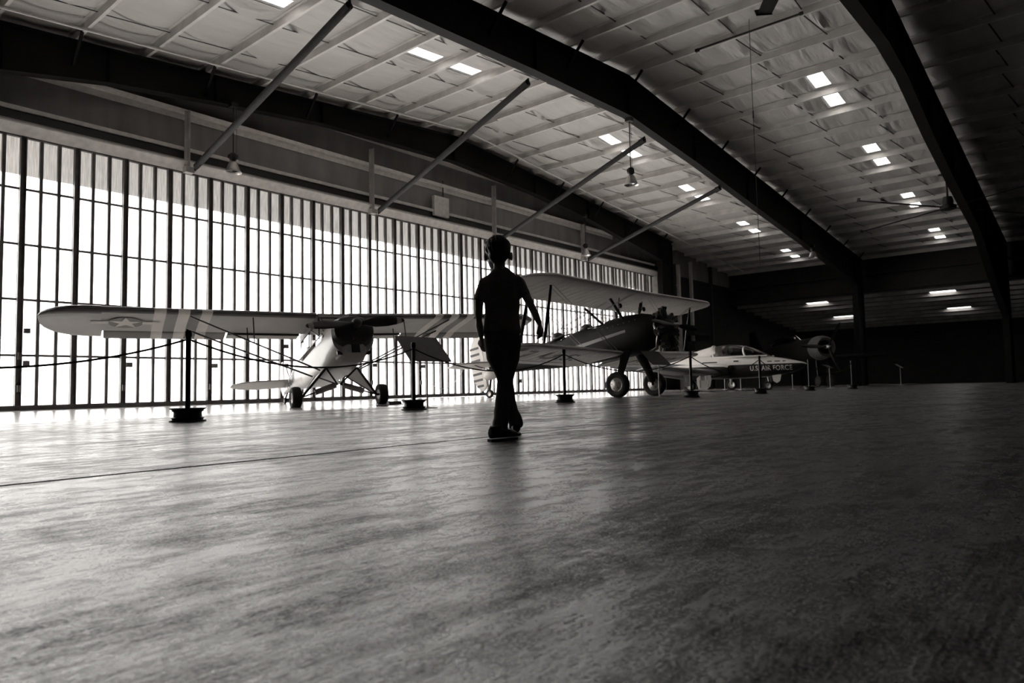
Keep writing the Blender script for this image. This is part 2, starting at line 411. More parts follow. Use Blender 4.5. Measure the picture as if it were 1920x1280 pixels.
frame('roof_beam', 18.85, [(3.5, 7.5), (4.48, 7.77), (6.72, 8.2), (9.51, 8.55), (13.07, 8.93), (RX, 9.13), (24.2, 8.85), (28.4, 8.45), (31.9, 7.92), (35.5, 7.4), (37.2, 7.2)],
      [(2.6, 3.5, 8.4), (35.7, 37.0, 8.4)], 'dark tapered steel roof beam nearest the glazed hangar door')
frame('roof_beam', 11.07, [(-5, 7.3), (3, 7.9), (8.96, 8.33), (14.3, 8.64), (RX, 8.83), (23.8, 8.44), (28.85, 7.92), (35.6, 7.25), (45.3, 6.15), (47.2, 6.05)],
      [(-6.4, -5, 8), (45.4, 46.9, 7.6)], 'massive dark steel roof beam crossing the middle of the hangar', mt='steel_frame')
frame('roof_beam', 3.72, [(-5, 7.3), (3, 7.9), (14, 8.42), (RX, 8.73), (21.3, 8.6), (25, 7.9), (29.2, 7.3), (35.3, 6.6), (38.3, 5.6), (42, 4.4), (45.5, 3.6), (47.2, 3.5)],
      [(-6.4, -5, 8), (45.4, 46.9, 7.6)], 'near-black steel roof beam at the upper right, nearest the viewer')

# front wall around the door, header, girts, posts
DX0, DX1, DZ = 1.9, 36.3, 6.63
b = B()
def wallpiece(b, x0, x1, z0, z1, y=YF, t=.06): b.box(((x0+x1)/2, y+t/2, (z0+z1)/2), (x1-x0, t, z1-z0))
wallpiece(b, XL, DX0-.15, 0, 8.3); 
n = 40
for k in range(n):
    x0 = XL+(XR-XL)*k/n; x1 = XL+(XR-XL)*(k+1)/n; z0 = DZ+.36
    b.add([(x0, YF, z0), (x1, YF, z0), (x1, YF, pz(x1)+PH+.1), (x0, YF, pz(x0)+PH+.1), (x0, YF+.1, z0), (x1, YF+.1, z0), (x1, YF+.1, pz(x1)+PH+.1), (x0, YF+.1, pz(x0)+PH+.1)],
          [(3, 2, 1, 0), (4, 5, 6, 7), (0, 1, 5, 4), (2, 3, 7, 6), (1, 2, 6, 5), (3, 0, 4, 7)])
tag(b.build('wall_front', 'sheet'), kind='structure')
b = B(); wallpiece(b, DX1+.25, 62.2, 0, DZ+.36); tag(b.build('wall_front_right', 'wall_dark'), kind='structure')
b = B(); b.box((19.1, YF+.12, DZ+.18), (38, .5, .36)); b.box((19.1, YF+.9, DZ+.05), (38, 1.24, .1)); b.box((DX1+.14, YF+.75, 3.3), (.26, 1.54, 6.75)); b.box((DX0-.14, YF+.75, 3.3), (.26, 1.54, 6.75))
tag(b.build('wall_front_hood', 'steel_grey'), kind='structure')
b = B(); b.loft([[V((x, 19.30, DZ+.23)), V((x, 19.30, DZ+.19)), V((x, 19.50, DZ-.02)), V((x, 19.57, DZ-.02)), V((x, 19.57, DZ+.23))] for x in (1.4, 37.0)]); tag(b.build('trim_1', 'header', bevel=.004), kind='structure')
b = B(); b.box((19.2, 19.62, DZ+.41), (35.2, .1, .34)); tag(b.build('trim_2', 'black'), kind='structure')  # black strip imitates the shadow in the track gap above the header
def girt(z, x0, x1, nm, mt='header'):
    q = B(); q.box(((x0+x1)/2, 19.6, z), (x1-x0, .17, .012)); q.loft([[V((x, 19.46, z+.075)), V((x, 19.47, z+.075)), V((x, 19.52, z+.005)), V((x, 19.51, z-.005))] for x in (x0, x1)]); q.box(((x0+x1)/2, 19.66, z-.09), (x1-x0, .012, .18)); tag(q.build(nm, mt), kind='structure')
girt(7.22, 2, 36.3, 'trim_3'); girt(8.32, 5, 32, 'trim_4'); girt(9.42, 11, 26, 'trim_5')
q = B(); q.box((36.32, 19.5, 3.3), (.2, .34, 6.6)); tag(q.build('trim_6', 'header'), kind='structure')
q = B(); q.box((36.85, 19.35, 4.1), (.12, .5, 8.2)); tag(q.build('trim_7', 'steel_grey'), kind='structure')

def onY(px, py, Y):
    d = rr*((px-960)/1312)+uu*((640-py)/1312)+fw; t = Y/d.y; return V((d.x*t, Y, d.z*t+.31))
def atz(px, py, z):
    d = rr*((px-960)/1312)+uu*((640-py)/1312)+fw; t = (z-.31)/d.z; return V((d.x*t, d.y*t, z))
# wind posts and long diagonal pipes from the header up to the middle beam
posts = [(368, 312, 655, 10), (712, 394, 990, 155), (940, 448, 1208, 262), (1105, 485, 1350, 352)]
ords = ['leftmost', 'second from left', 'third from left', 'rightmost']
for i, (a, b_, c, d) in enumerate(posts):
    p = onY(a, b_, 19.02); t = onY(c, d, 11.12)
    q = B(); zt = min(9.0, pz(p.x)-1.0)
    q.box((p.x-.1, 19.36, (6.6+zt)/2), (.16, .02, zt-6.6)); q.box((p.x-.1, 19.27, (6.6+zt)/2), (.02, .16, zt-6.6)); q.box((p.x-.08, 19.3, 6.6), (.24, .2, .16))
    tag(q.build('wind_post', 'steel_grey'), 'pale steel post above the hangar door, %s of the four' % ords[i], 'post', 'posts above the hangar door')
    q = B(); q.tube([p, t], .085, 14)
    e = (t-p).normalized(); q.bar(p-e*.12, p+e*.3, .03, .2); q.bar(t-e*.25, t+e*.05, .03, .22)
    tag(q.build('brace_pipe', 'pipe', smooth=40), 'long diagonal brace pipe from door header to roof beam, %s of the four' % ords[i], 'brace', 'diagonal brace pipes')

# other walls
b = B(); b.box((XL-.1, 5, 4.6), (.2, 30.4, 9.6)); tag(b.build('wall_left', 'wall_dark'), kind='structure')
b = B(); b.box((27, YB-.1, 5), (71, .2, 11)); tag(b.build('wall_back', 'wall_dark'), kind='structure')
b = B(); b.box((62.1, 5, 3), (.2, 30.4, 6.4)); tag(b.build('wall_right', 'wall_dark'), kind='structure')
# dropped fascia and the lower side bay roof with its own strip skylights
b = B(); b.box((XR+.05, 4.85, 7.05), (.1, 29.9, 2.6)); b.box((XR-.12, 4.85, 5.9), (.3, 29.9, .16)); b.box((XR-.2, 4.85, 6.9), (.2, 29.9, .12)); tag(b.build('wall_fascia', 'wall_dark'), kind='structure')
AZ = lambda x: 5.87-SL*(x-XR)
ASK = [(50.1, 14.55), (56.2, 14.55), (50.1, 7.0), (56.2, 7.0)]
b = B(); xs = [XR, 49.5, 51.0, 55.6, 57.1, 62.2]
for i in range(5):
    ys = [YB]
    if i in (1, 3): ys += [6.5, 7.9, 13.9, 15.3]
    ys.append(YF+.1)
    for k in range(0, len(ys)-1, 2):
        qd = [(xs[i], ys[k]), (xs[i+1], ys[k]), (xs[i+1], ys[k+1]), (xs[i], ys[k+1])]
        b.add([(x, y, AZ(x)) for x, y in qd]+[(x, y, AZ(x)+.05) for x, y in qd], [(3, 2, 1, 0), (4, 5, 6, 7), (0, 1, 5, 4), (1, 2, 6, 5), (2, 3, 7, 6), (3, 0, 4, 7)])
M['dim'] = mat('shade-darkened insulation', .10, .8)  # darker copy of the pale insulation, side-bay shade put into the colour
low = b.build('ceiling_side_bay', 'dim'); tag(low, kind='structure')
for k in range(9):
    x = 48.6+1.55*k; q = B(); q.box((x, 4.85, AZ(x)-.1), (.02, 29.6, .2)); q.box((x+.03, 4.85, AZ(x)-.2), (.07, 29.6, .01)); q.build('purlin', 'sheet', low)  # purlins also in a darker material to imitate the unlit bay
wi = len(SKY)
for (x0, x1) in ((49.5, 51.0), (55.6, 57.1)):
    for (y0, y1) in ((6.5, 7.9), (13.9, 15.3)):
        wi += 1; q = B(); q.add([(x, y, AZ(x)+.03) for x, y in ((x0, y0), (x1, y0), (x1, y1), (x0, y1))], [(0, 1, 2, 3)])
        tag(q.build('window_%d' % wi, 'sky_panel'), kind='structure')

# ------------------------------------------------------------------ sliding hangar door leaves
def leaf(n, x0, mods, first, end):
    root = empty('door_%d' % n, (0, 0, 0)); tag(root, kind='structure')
    x1 = x0+1.1575*mods if end is None else end
    q = B(); q.add([(x0, 19.68, .06), (x1, 19.68, .06), (x1, 19.68, DZ+.02), (x0, 19.68, DZ+.02)], [(0, 1, 2, 3)]); q.build('glazing', 'fibre', root)
    for z in (1.32, 2.655, 3.985, 5.33):
        q = B(); q.box(((x0+x1)/2, 19.63, z), (x1-x0, .06, .055)); q.build('rail', 'mull', root)
    q = B(); q.box(((x0+x1)/2, 19.6, .07), (x1-x0, .14, .13)); q.box(((x0+x1)/2, 19.55, .02), (x1-x0, .2, .03)); q.build('bottom_rail', 'mull', root)
    q = B(); q.box(((x0+x1)/2, 19.6, DZ-.02), (x1-x0, .1, .07)); q.build('top_rail', 'mull', root)
    for k in range(mods+1):
        x = x0+1.1575*k
        if x > x1+.02 or (k == mods and end is None) or (n == 1 and k == mods): break
        wd = .13 if (k not in (0, mods) or x < 6) else .17
        q = B(); q.box((x, 19.61, DZ/2), (wd, .03, DZ-.05)); q.box((x-wd/2+.012, 19.58, DZ/2), (.024, .12, DZ-.05)); q.box((x+wd/2-.012, 19.58, DZ/2), (.024, .12, DZ-.05))
        q.build('stile', 'mull', root)
        for j in (1, 2):
            xx = x+.386*j
            if xx > x1-.1 or k == mods: continue
            q = B(); q.box((xx, 19.62, DZ/2), (.074, .09, DZ-.05)); q.build('mullion', 'mull', root)
    return root
d1 = leaf(1, 5.15-1.1575*3, 3, None, 5.15)
d2 = leaf(2, 5.15, 13, None, None)
d3 = leaf(3, 5.15+13*1.1575, 14, None, 36.3)
# latch boxes and guide rollers on the stiles
for X_, z_ in ((5.27, 1.9), (5.27, 1.13), (7.58, 1.12), (9.9, 1.12), (12.2, 1.15), (15.7, 1.2), (18.0, 1.18), (12.2, 1.75), (23.9, 1.2)):
    q = B(); q.box((X_+.02, 19.5, z_), (.12, .1, .12)); q.tube([(X_+.02, 19.46, z_-.06), (X_+.02, 19.47, .15)], .006, 6); q.build('latch', 'mull', d2)
    q = B(); q.box((X_-.12, 19.5, z_-.6), (.07, .08, .16)); q.build('lock_block', 'mull', d2)

# low chain across the glazing between two stiles
def rope_pts(p, q, sag, n=20, low=None):
    p = V(p); q = V(q); return [p.lerp(q, i/n)-V((0, 0, sag*4*(i/n)*(1-i/n))) for i in range(n+1)]
q = B(); q.tube(rope_pts((17.85, 19.5, 1.05), (20.15, 19.5, 1.05), .72), .011, 6); q.tube([(18.05, 19.5, .95), (18.05, 19.5, .62)], .01, 6)
tag(q.build('chain', 'steel_grey'), 'thin pale chain hanging in a loop across the hangar door', 'chain')

# box sign with conduit on the upper wall
a = onY(811, 370, 19.55); c = onY(838.5, 404, 19.55)
q = B(); q.box(((a.x+c.x)/2, 19.52, (a.z+c.z)/2-.02), (c.x-a.x, .16, .78)); root = q.build('wall_box', 'header', bevel=.006)
tag(root, 'blank pale square box mounted on the wall above the hangar door', 'box')
q = B(); q.tube([(c.x-.15, 19.62, (a.z+c.z)/2+.4), (c.x-.15, 19.62, 8.6)], .02, 8); q.build('conduit', 'black', root)

# ladder column right of the door
root = empty('lattice_post', (37.9, 18.9, 0)); tag(root, 'pale lattice post with rungs standing right of the hangar door', 'post')
q = B(); q.box((-.35, 0, 3.7), (.09, .16, 7.4)); q.build('rail', 'steel_dark', root)
q = B(); q.box((.15, 0, 3.7), (.2, .16, 7.4)); q.build('rail', 'steel_grey', root)
for z in (1.0, 2.9, 4.9, 6.15):
    q = B(); q.box((-.1, 0, z), (.5, .1, .05)); q.build('rung', 'steel_grey', root)
for X_, lab in ((40.6, 'short'), (43.5, 'far')):
    q = B(); q.box((X_, 19.3, 4.0), (.2, .12, 7.9)); q.box((X_, 19.38, 4), (.02, .16, 7.9)); tag(q.build('wall_post', 'steel_grey' if lab == 'short' else 'steel_dark'), '%s grey post against the dark wall right of the hangar door' % ('nearer' if lab == 'short' else 'farther'), 'post')
# stacked pale crates/shelves against wall beyond lattice post
for k in range(4):
    q = B(); q.box((41.1, 19.2, .8+k*.95), (2.3, .5, .5)); q.box((41.1, 19.2, .5+k*.95), (2.5, .7, .05))
    tag(q.build('wall_shelf', 'wall_dark', bevel=.01), 'dark boxed shelf against the wall right of the door, %s' % ['lowest of four', 'second from the bottom', 'third from the bottom', 'topmost of four'][k], 'shelf', 'shelves on the dark wall')

# ------------------------------------------------------------------ hanging lamps
def high_bay(loc, rod, label):
    root = empty('hanging_lamp', loc); tag(root, label, 'lamp', 'bell-shaped hangar lamps')
    b = B(); pr = [(.06, .32), (.10, .30), (.13, .24), (.17, .12), (.215, .02), (.235, 0), (.225, .0), (.205, .02), (.16, .12), (.12, .23), (.05, .29)]
    b.lathe(pr, n=32); b.build('reflector', 'lampmetal', root, smooth=40)
    b = B(); b.lathe([(.0, .045), (.21, .04), (.0, .05)], n=28); b.build('lens', 'lampglass', root, smooth=40)
    b = B(); b.ball((0, 0, .17), (.05, .05, .1), 8); b.build('bulb', 'white', root, smooth=80)
    b = B(); b.lathe([(.001, .56), (.08, .55), (.115, .50), (.12, .42), (.1, .36), (.06, .34), (.05, .3), (.001, .3)], n=8); b.box((.1, 0, .47), (.08, .09, .12)); b.box((-.1, .02, .45), (.06, .09, .1)); b.build('ballast_housing', 'black', root, smooth=30)
    b = B(); b.tube([(0, 0, .55), (0, 0, rod)], .018, 8); b.box((0, 0, rod), (.2, .2, .12)); b.build('rod', 'black', root)
    b = B(); b.tube([(.09, 0, .5), (.1, 0, rod-.6), (.07, .0, rod)], .006, 6); b.build('cable', 'black', root)
    return root
high_bay((19.04, 10.95, 6.58), 2.1, 'bell-shaped hangar lamp hanging from the middle roof beam near its peak')
high_bay((9.9, 18.5, 6.56), 1.95, 'bell-shaped lamp above the door beside the leftmost diagonal pipe')
high_bay((27.66, 18.5, 6.55), 1.9, 'bell-shaped lamp above the door over the biplane, beside the rightmost diagonal pipe')
high_bay((37.0, 10.9, 6.6), .6, 'small far bell-shaped lamp low on the right end of the middle beam')

# long hanging wire
q = B(); p = atz(1405, 55, 10.0); q.tube([p+V((0, 0, .32)), p+V((0, 0, -2.6)), p+V((.02, 0, -6.5))], .008, 6); q.tube([p+V((0, 0, -2.3)), p+V((0, 0, -2.5))], .02, 8)
tag(q.build('hanging_wire', 'black'), 'long thin wire hanging straight down from the ridge', 'wire')

# ceiling fans
def fan(c, rad, a0, top, label, nb=4, cw=1.0):
    root = empty('ceiling_fan', c, (0, 0, a0)); tag(root, label, 'fan', 'large ceiling fans')
    b = B(); b.lathe([(.001, .45), (.16, .45), (.2, .3), (.2, .12), (.3, .08), (.3, -.06), (.18, -.1), (.001, -.1)], n=24); b.build('motor', 'black', root, smooth=40)
    b = B(); b.tube([(0, 0, .4), (0, 0, top)], .04, 10); b.box((0, 0, top), (.4, .4, .06)); b.build('down_rod', 'black', root)
    for k in range(nb):
        a = 2*math.pi*k/nb; rt = Matrix.Rotation(a, 4, 'Z'); b = B()
        rings = []
        for x, wd in ((.25, .17*cw), (rad*.5, .16*cw), (rad-.25, .15*cw)):
            rings.append([rt @ V((x, y*wd, z)) for y, z in ((-.5, 0), (-.2, .025), (.3, .03), (.5, .012), (.3, .01), (-.2, .0))])
        b.loft(rings); 
        b.plate([(-.08*cw, -.02), (.08*cw, -.02), (.1*cw, .1), (-.02*cw, .12)], .02, 0, off=rad-.24, mat4=rt)
        b.build('blade', 'black', root)
    return root
T1 = atz(1600, 376, 7.3); T2 = atz(1608, 437, 7.3); mid = (T1+T2)/2; h = (T2-T1); pe = V((h.y, -h.x, 0)).normalized()
C_ = mid+pe*h.length*.5
fan(C_, h.length*.7071, math.atan2(T1.y-C_.y, T1.x-C_.x), 1.4, 'black ceiling fan with long thin blades by the near-black beam')
tp = atz(1428, 38, 7.9); cc = tp+V((-3.3, -2.2, 0)); 
fan(cc, (tp-cc).length, math.atan2(tp.y-cc.y, tp.x-cc.x), 1.4, 'black ceiling fan blade tip poking in at the top edge', nb=3, cw=2.0)

# ------------------------------------------------------------------ rope barrier
ST = [(-.35, 8.2), (3.79, 8.08), (7.38, 8.21), (11.32, 8.16), (15.0, 7.23), (19.27, 7.23), (24.3, 7.47), (28.1, 7.1)]
def stanchion(x, y, label):
    root = empty('rope_stanchion', (x, y, 0), (0, 0, random.random())); tag(root, label, 'stanchion', 'rope stanchions on wheel-rim bases')
    b = B(); b.lathe([(.001, .0), (.195, .0), (.2, .008), (.195, .018), (.165, .022), (.17, .035), (.178, .045), (.152, .055), (.15, .10), (.152, .112), (.172, .12), (.17, .132), (.182, .14), (.197, .15), (.195, .157), (.18, .158), (.13, .145), (.001, .142)], n=40)
    b.build('base', 'black', root, smooth=35)
    b = B(); b.tube([(0, 0, .13), (0, 0, .98)], .030, 16); b.build('post', 'black', root, smooth=40)
    b = B(); b.lathe([(.001, 1.055), (.03, 1.052), (.038, 1.04), (.038, .985), (.032, .975), (.001, .975)], n=20); b.tube([(.02, 0, .95), (.05, 0, .94), (.05, 0, .915)], .006, 6); b.build('cap', 'black', root, smooth=40)
    return root
lab = ['black rope stanchion just outside the left edge', 'nearest black rope stanchion under the star-marked wing tip', 'black rope stanchion in front of the tilted board by the pale monoplane',
       'black rope stanchion right of the boy, before the biplane wing', 'black rope stanchion before the jet main wheel, right of the biplane', 'black rope stanchion in front of the jet lettering',
       'dark rope stanchion just right of the jet nose', 'dim rope stanchion right of the pale sign post', 'very dim far stanchion in the dark right of the fourth aircraft', 'farthest dim stanchion at the dark right end']
for (x, y), l in zip(ST, lab):
    stanchion(x, y, l)
sg = [.50, .60, .50, .42, .42, .50, .42, .42, .42]
rl = ['far left, running out of the frame', 'in front of the pale monoplane', 'passing behind the boy', 'in front of the biplane wheels', 'in front of the jet wing', 'in front of the jet nose', 'right of the jet nose', 'in the dark beyond the fourth aircraft', 'at the far dark end']
for i in range(len(ST)-1):
    p = V(ST[i]+(.94,)); q_ = V(ST[i+1]+(.94,)); d = (q_-p).normalized()*.035
    sgm = {0: .34, 1: .30, 2: .33, 3: .33, 4: .33, 5: .36, 6: .33}.get(i, .33)
    q = B(); q.tube(rope_pts(p+d, q_-d, sgm, 28), .0115, 8)
    tag(q.build('barrier_rope', 'rope', smooth=60), 'black barrier rope sagging between two stanchions, %s' % rl[i], 'rope', 'barrier ropes')

# ------------------------------------------------------------------ tilted information boards on thin posts
def sign(c, lab, wd=.92, z0=.78, z1=1.2, dy=.37, pm='steel_grey', bm='board'):
    root = empty('information_sign', c); tag(root, lab, 'sign', 'tilted information signs')
    b = B(); t = V((0, -(z1-z0), dy)).normalized()*.012
    o = V((-.47, 0, 0)); P = [V((0, 0, z0)), V((wd, 0, z0)), V((wd, dy, z1)), V((0, dy, z1))]; P = [p+o+V((0, -.12, 0)) for p in P]
    b.add([p-t for p in P]+[p+t for p in P], [(3, 2, 1, 0), (4, 5, 6, 7), (0, 1, 5, 4), (1, 2, 6, 5), (2, 3, 7, 6), (3, 0, 4, 7)]); b.build('board', bm, root)
    for k in (.2, .45, .7): B().bar(P[0].lerp(P[1], k)+t*-1.6, P[3].lerp(P[2], k)+t*-1.6, .006, .006).build('back_rib', 'steel_grey', root)
    b = B(); b.tube([(0, .0, .01), (0, 0, z0+.1)], .014, 12); b.build('post', pm, root, smooth=40)
    b = B(); b.lathe([(.001, 0), (.17, 0), (.165, .01), (.03, .022), (.001, .03)], n=32); b.build('base', 'steel_grey', root, smooth=40)
    return root
sign((8.05, 8.62, 0), 'tilted grey information board on a thin post beside the second stanchion')
sign((15.55, 8.35, 0), 'tilted dark information board before the biplane wheels', wd=.9, z0=.80, z1=1.14, dy=.35, bm='board_dark')
sign((31.3, 8.78, 0), 'pale sign post with small tilted board right of the jet nose', wd=.7, z0=.86, z1=1.0, dy=.3, bm='board_dark')
sign((43.0, 8.4, 0), 'dim distant sign post in the dark at far right', wd=.7, z0=.95, z1=1.15, dy=.3, bm='board_dark')

# ------------------------------------------------------------------ aircraft parts
def wheel(root, c, r, wd, ax=(0, 1, 0), hub='alu', hr=.5, cover=False, name='wheel', bolts=5):
    c = V(c); b = B(); hw = wd/2; pr = [(r*hr, -hw*.75), (r*.75, -hw), (r*.92, -hw*.85), (r*.985, -hw*.45), (r, 0), (r*.985, hw*.45), (r*.92, hw*.85), (r*.75, hw), (r*hr, hw*.75)]
    b.lathe(pr, c, ax, n=36); w_ = b.build(name, 'rubber', root, smooth=50)
    b = B(); k = .95 if cover else .55
    b.lathe([(.001, -hw*k*1.05), (r*hr*.5, -hw*k), (r*hr*.95, -hw*.72), (r*hr*1.03, -hw*.78), (r*hr*1.03, hw*.78), (r*hr*.95, hw*.72), (r*hr*.5, hw*k), (.001, hw*k*1.05)], c, ax, n=32)
    b.build('hub_cap' if cover else 'hub', hub, w_, smooth=40)
    if bolts:
        b = B(); a, e = frame_of(V(ax), V((0, 0, 1)))
        for i in range(bolts):
            t = 2*math.pi*i/bolts+.3; p = c+(a*math.cos(t)+e*math.sin(t))*r*hr*.62
            for sg_ in (-1, 1): b.lathe([(.001, 0), (r*.05, 0), (r*.05, .006), (.001, .006)], p+V(ax)*sg_*hw*(k*.93), V(ax)*sg_, n=8)
        b.build('bolts', 'steel_dark', w_)
    return w_
def blade(root, hubp, ang, length, ch=.16, mt='black', tip=None, pitch=22, name='propeller_blade'):
    rt = Matrix.Translation(V(hubp)) @ Matrix.Rotation(ang, 4, 'X')
    rings = []; st = [(.06, .4, 60), (.18, .55, 45), (.4, 1., 30), (.65, .95, 20), (.85, .7, 14), (.95, .5, 12), (1, .2, 12)]
    for t, w_, pc in st:
        a = R(pc); pts = []
        for k in range(10):
            th = 2*math.pi*k/10; u = math.cos(th)*ch/2*w_; v = math.sin(th)*ch*.09*(1.6-t)
            pts.append(rt @ V((v*math.cos(a)+u*math.sin(a), t*length, u*math.cos(a)-v*math.sin(a))))
        rings.append(pts)
    b = B(); b.loft(rings, mi=(lambda i, j: 1 if i == 4 and tip else 0)); return b.build(name, [mt, tip or mt], root, smooth=60)
def star_pts(r, rot=0, inner=.382): return [(r*(1 if k % 2 == 0 else inner)*math.cos(rot+math.pi*k/5), r*(1 if k % 2 == 0 else inner)*math.sin(rot+math.pi*k/5)) for k in range(10)]
def disc_pts(r, n=36): return [(r*math.cos(2*math.pi*k/n), r*math.sin(2*math.pi*k/n)) for k in range(n)]

def wing_surface(name, root, st, mt, thk, camber=.03, matfn=None, parent=None, smooth=35, n=9, inc=0.0):
    # st: (y, x_le, chord, z)
    b = B(); rings = []
    for y, xl, ch, z in st:
        rings.append([V((x, y, zz)) for x, zz in airfoil(xl, ch, z, thk, n, camber, inc)])
    b.loft(rings, mi=matfn if matfn else 0); return b.build(name, mt, parent or root, smooth=smooth)

# ------------------------------------------------------------------ light high-wing monoplane (left)
def monoplane():
    root = empty('light_aircraft', (8.99, 12.28, .0), (R(1.1), -R(12.3), R(-109.77)))
    tag(root, 'pale high-wing propeller monoplane with star and invasion stripes, facing left of centre', 'airplane')
    SP = .98; cowl = [(1.36, 1.03, 1.50, .33, 2.2), (1.32, .98, 1.56, .40, 2.3), (1.2, .93, 1.6, .43, 2.4)]
    # fuselage below the window line
    st = [(1.2, .80, 1.60, .43, 2.5), (.95, .76, 1.63, .42, 3), (.55, .74, 1.62, .40, 3.4), (.45, .73, 1.50, .39, 4), (.1, .72, 1.46, .38, 5), (-.8, .74, 1.46, .375, 5), (-1.55, .80, 1.46, .35, 5), (-1.75, .83, 1.80, .34, 4.5),
          (-2.1, .89, 1.76, .30, 4), (-3., 1.06, 1.66, .22, 4), (-4.1, 1.24, 1.56, .12, 3.4), (-4.95, 1.36, 1.52, .035, 3)]
    b = B(); b.loft([sring(*s, n=36) for s in st]); b.build('fuselage', 'cubbody', root, smooth=40)
    b = B(); b.loft([sring(*s, n=36) for s in cowl]); b.build('nose_bowl', 'cubolive', root, smooth=40)
    b = B(); b.loft([sring(x, zb, zt, hw, e, n=24) for x, zb, zt, hw, e in ((1.30, .80, 1.0, .20, 3), (1.24, .76, 1.0, .24, 3), (.9, .70, .95, .3, 3))]); b.build('lower_cowl', 'cubbody', root, smooth=40)
    b = B(); b.box((1.3, .0, .9), (.03, .17, .17)); b.build('air_intake', 'black', root)
    for y in (-.3, .3):
        b = B(); b.box((1.18, y*.86, .84), (.03, .17, .08)); b.build('cooling_slot', 'cubolive', root)
    # exhaust stubs
    for y in (-.055, .075): B().tube([(1.37, y, 1.10), (1.42, y, 1.05)], .008, 8).build('vent_pipe', 'chrome', root)
    # cabin frames and glazing
    T = 1.92
    b = B()
    for s in (-1, 1):
        for p, q in (((.5, .33, 1.60), (.08, .3, T)), ((.08, .36, 1.45), (.08, .34, T)), ((.5, .38, 1.5), (.08, .34, T)), ((-.75, .37, 1.44), (-.75, .34, T)), ((-1.7, .33, 1.5), (-1.45, .33, T)), ((.08, .34, T), (-1.7, .32, T)), ((.42, .39, 1.46), (-1.7, .36, 1.46)), ((.08, .35, 1.5), (-.75, .34, T))):
            b.tube([(p[0], s*p[1], p[2]), (q[0], s*q[1], q[2])], .013, 8)
    b.tube([(.5, 0, 1.62), (.08, 0, T)], .01, 8); b.tube([(.25, .3, T-.12), (-.2, -.3, T)], .01, 6); b.tube([(.25, -.3, T-.12), (-.2, .3, T)], .01, 6); b.tube([(.08, -.34, T), (.08, .34, T)], .014, 8)
    b.build('cabin_frame', 'cubolive', root, smooth=40)
    b = B()
    for s in (-1, 1):
        b.add([V(p) for p in ((.5, s*.38, 1.5), (.08, s*.355, 1.47), (.08, s*.34, T))], [(0, 1, 2)])
        b.add([V(p) for p in ((.08, s*.362, 1.47), (-1.7, s*.35, 1.47), (-1.5, s*.33, T), (.08, s*.34, T))], [(0, 1, 2, 3)])
    b.add([V(p) for p in ((.52, -.36, 1.6), (.52, .36, 1.6), (.08, .34, T), (.08, -.34, T))], [(0, 1, 2, 3)])
    b.build('cabin_glazing', 'glass', root)
    # wings
    D_ = math.tan(R(.9)); Z = 1.99
    for s, nm in ((-1, 'starboard'), (1, 'port')):
        WS = [2.42, 2.62, 2.83, 3.04, 3.25, 3.46]
        ys = [.36]+WS+[4.0, 4.34, 4.6, 4.85, 5.05, 5.2, 5.3, 5.36]
        def le(y): return .05 if y < 4.6 else .05-.62*(1-math.sqrt(max(0, 1-((y-4.6)/.77)**2)))
        def te(y): return (-1.20 if y < 4.335 else -1.55) if y < 4.6 else -1.55+.78*(1-math.sqrt(max(0, 1-((y-4.6)/.77)**2)))
        sta = []
        for y in ys:
            if y == 4.34: sta.append((s*4.33, le(y), le(y)+1.20, Z+D_*y)); sta.append((s*4.345, le(y), le(y)+1.55, Z+D_*y)); continue
            sta.append((s*y, le(y), le(y)-te(y), Z+D_*y))
        def fn(i, j):
            y = ys[i+1]-.05 if i < 6 else 9
            if i in (1, 3, 5): return 1
            if i in (2, 4): return 2 if 1 < j < 17 and j > 8 else 3
            return 0
        def fn2(i, j):
            top = j < 2 or j > 15
            if i in (1, 3, 5): return 1
            if i in (2, 4): return 3 if top else 2
            return 3 if (j < 3 or j > 15) else 0
        wg = wing_surface('wing', root, sta, ['cubwing', 'white', 'cubgrey', 'cubolive'], .125, .035, fn2, inc=2.5)
        ail = [(s*y, -1.19, .36, Z+D_*y-.052) for y in (2.02, 2.42, 2.62, 2.83, 3.04, 3.25, 3.46, 4.0, 4.31)]
        wing_surface('aileron', root, ail, ['cubgrey', 'white', 'cubolive'], .10, .0, lambda i, j: 1 if i in (1, 3, 5) else (2 if i in (2, 4) else 0), parent=wg, inc=9)
        flp = [(s*y, -1.215, .31, Z+D_*y-.056) for y in (.45, 1.2, 1.98)]
        wing_surface('inner_flap', root, flp, ['cubwing'], .10, .0, None, parent=wg, inc=6)
        b = B(); b.bar((-1.215, s*.45, Z-.068), (-1.215, s*1.98, Z-.068+D_*1.9), .02, .05); b.build('gap_seal', 'black', wg)
        # star and bars under the starboard / over the port
        zz = lambda x, y: Z+D_*abs(y)-.0415
        cy, cx = s*3.93, -.62
        if s == -1:
            tilt = Matrix.Translation((cx, cy, Z+D_*abs(cy)-.062)) @ Matrix.Rotation(R(-.9), 4, 'X') @ Matrix.Rotation(R(-2.3), 4, 'Y')
            b = B(); b.plate(disc_pts(.30), .004, 2, mat4=tilt); b.build('roundel_disc', 'cubgrey', wg)
            b = B(); tl = Matrix.Translation((0, 0, -.004)) @ tilt; b.plate(star_pts(.30, 0), .004, 2, mat4=tl)
            for sgn in (-1, 1): b.plate([(-.055, sgn*.29), (.075, sgn*.29), (.075, sgn*.59), (-.055, sgn*.59)], .004, 2, mat4=tl)
            b.build('star_insignia', 'white', wg)
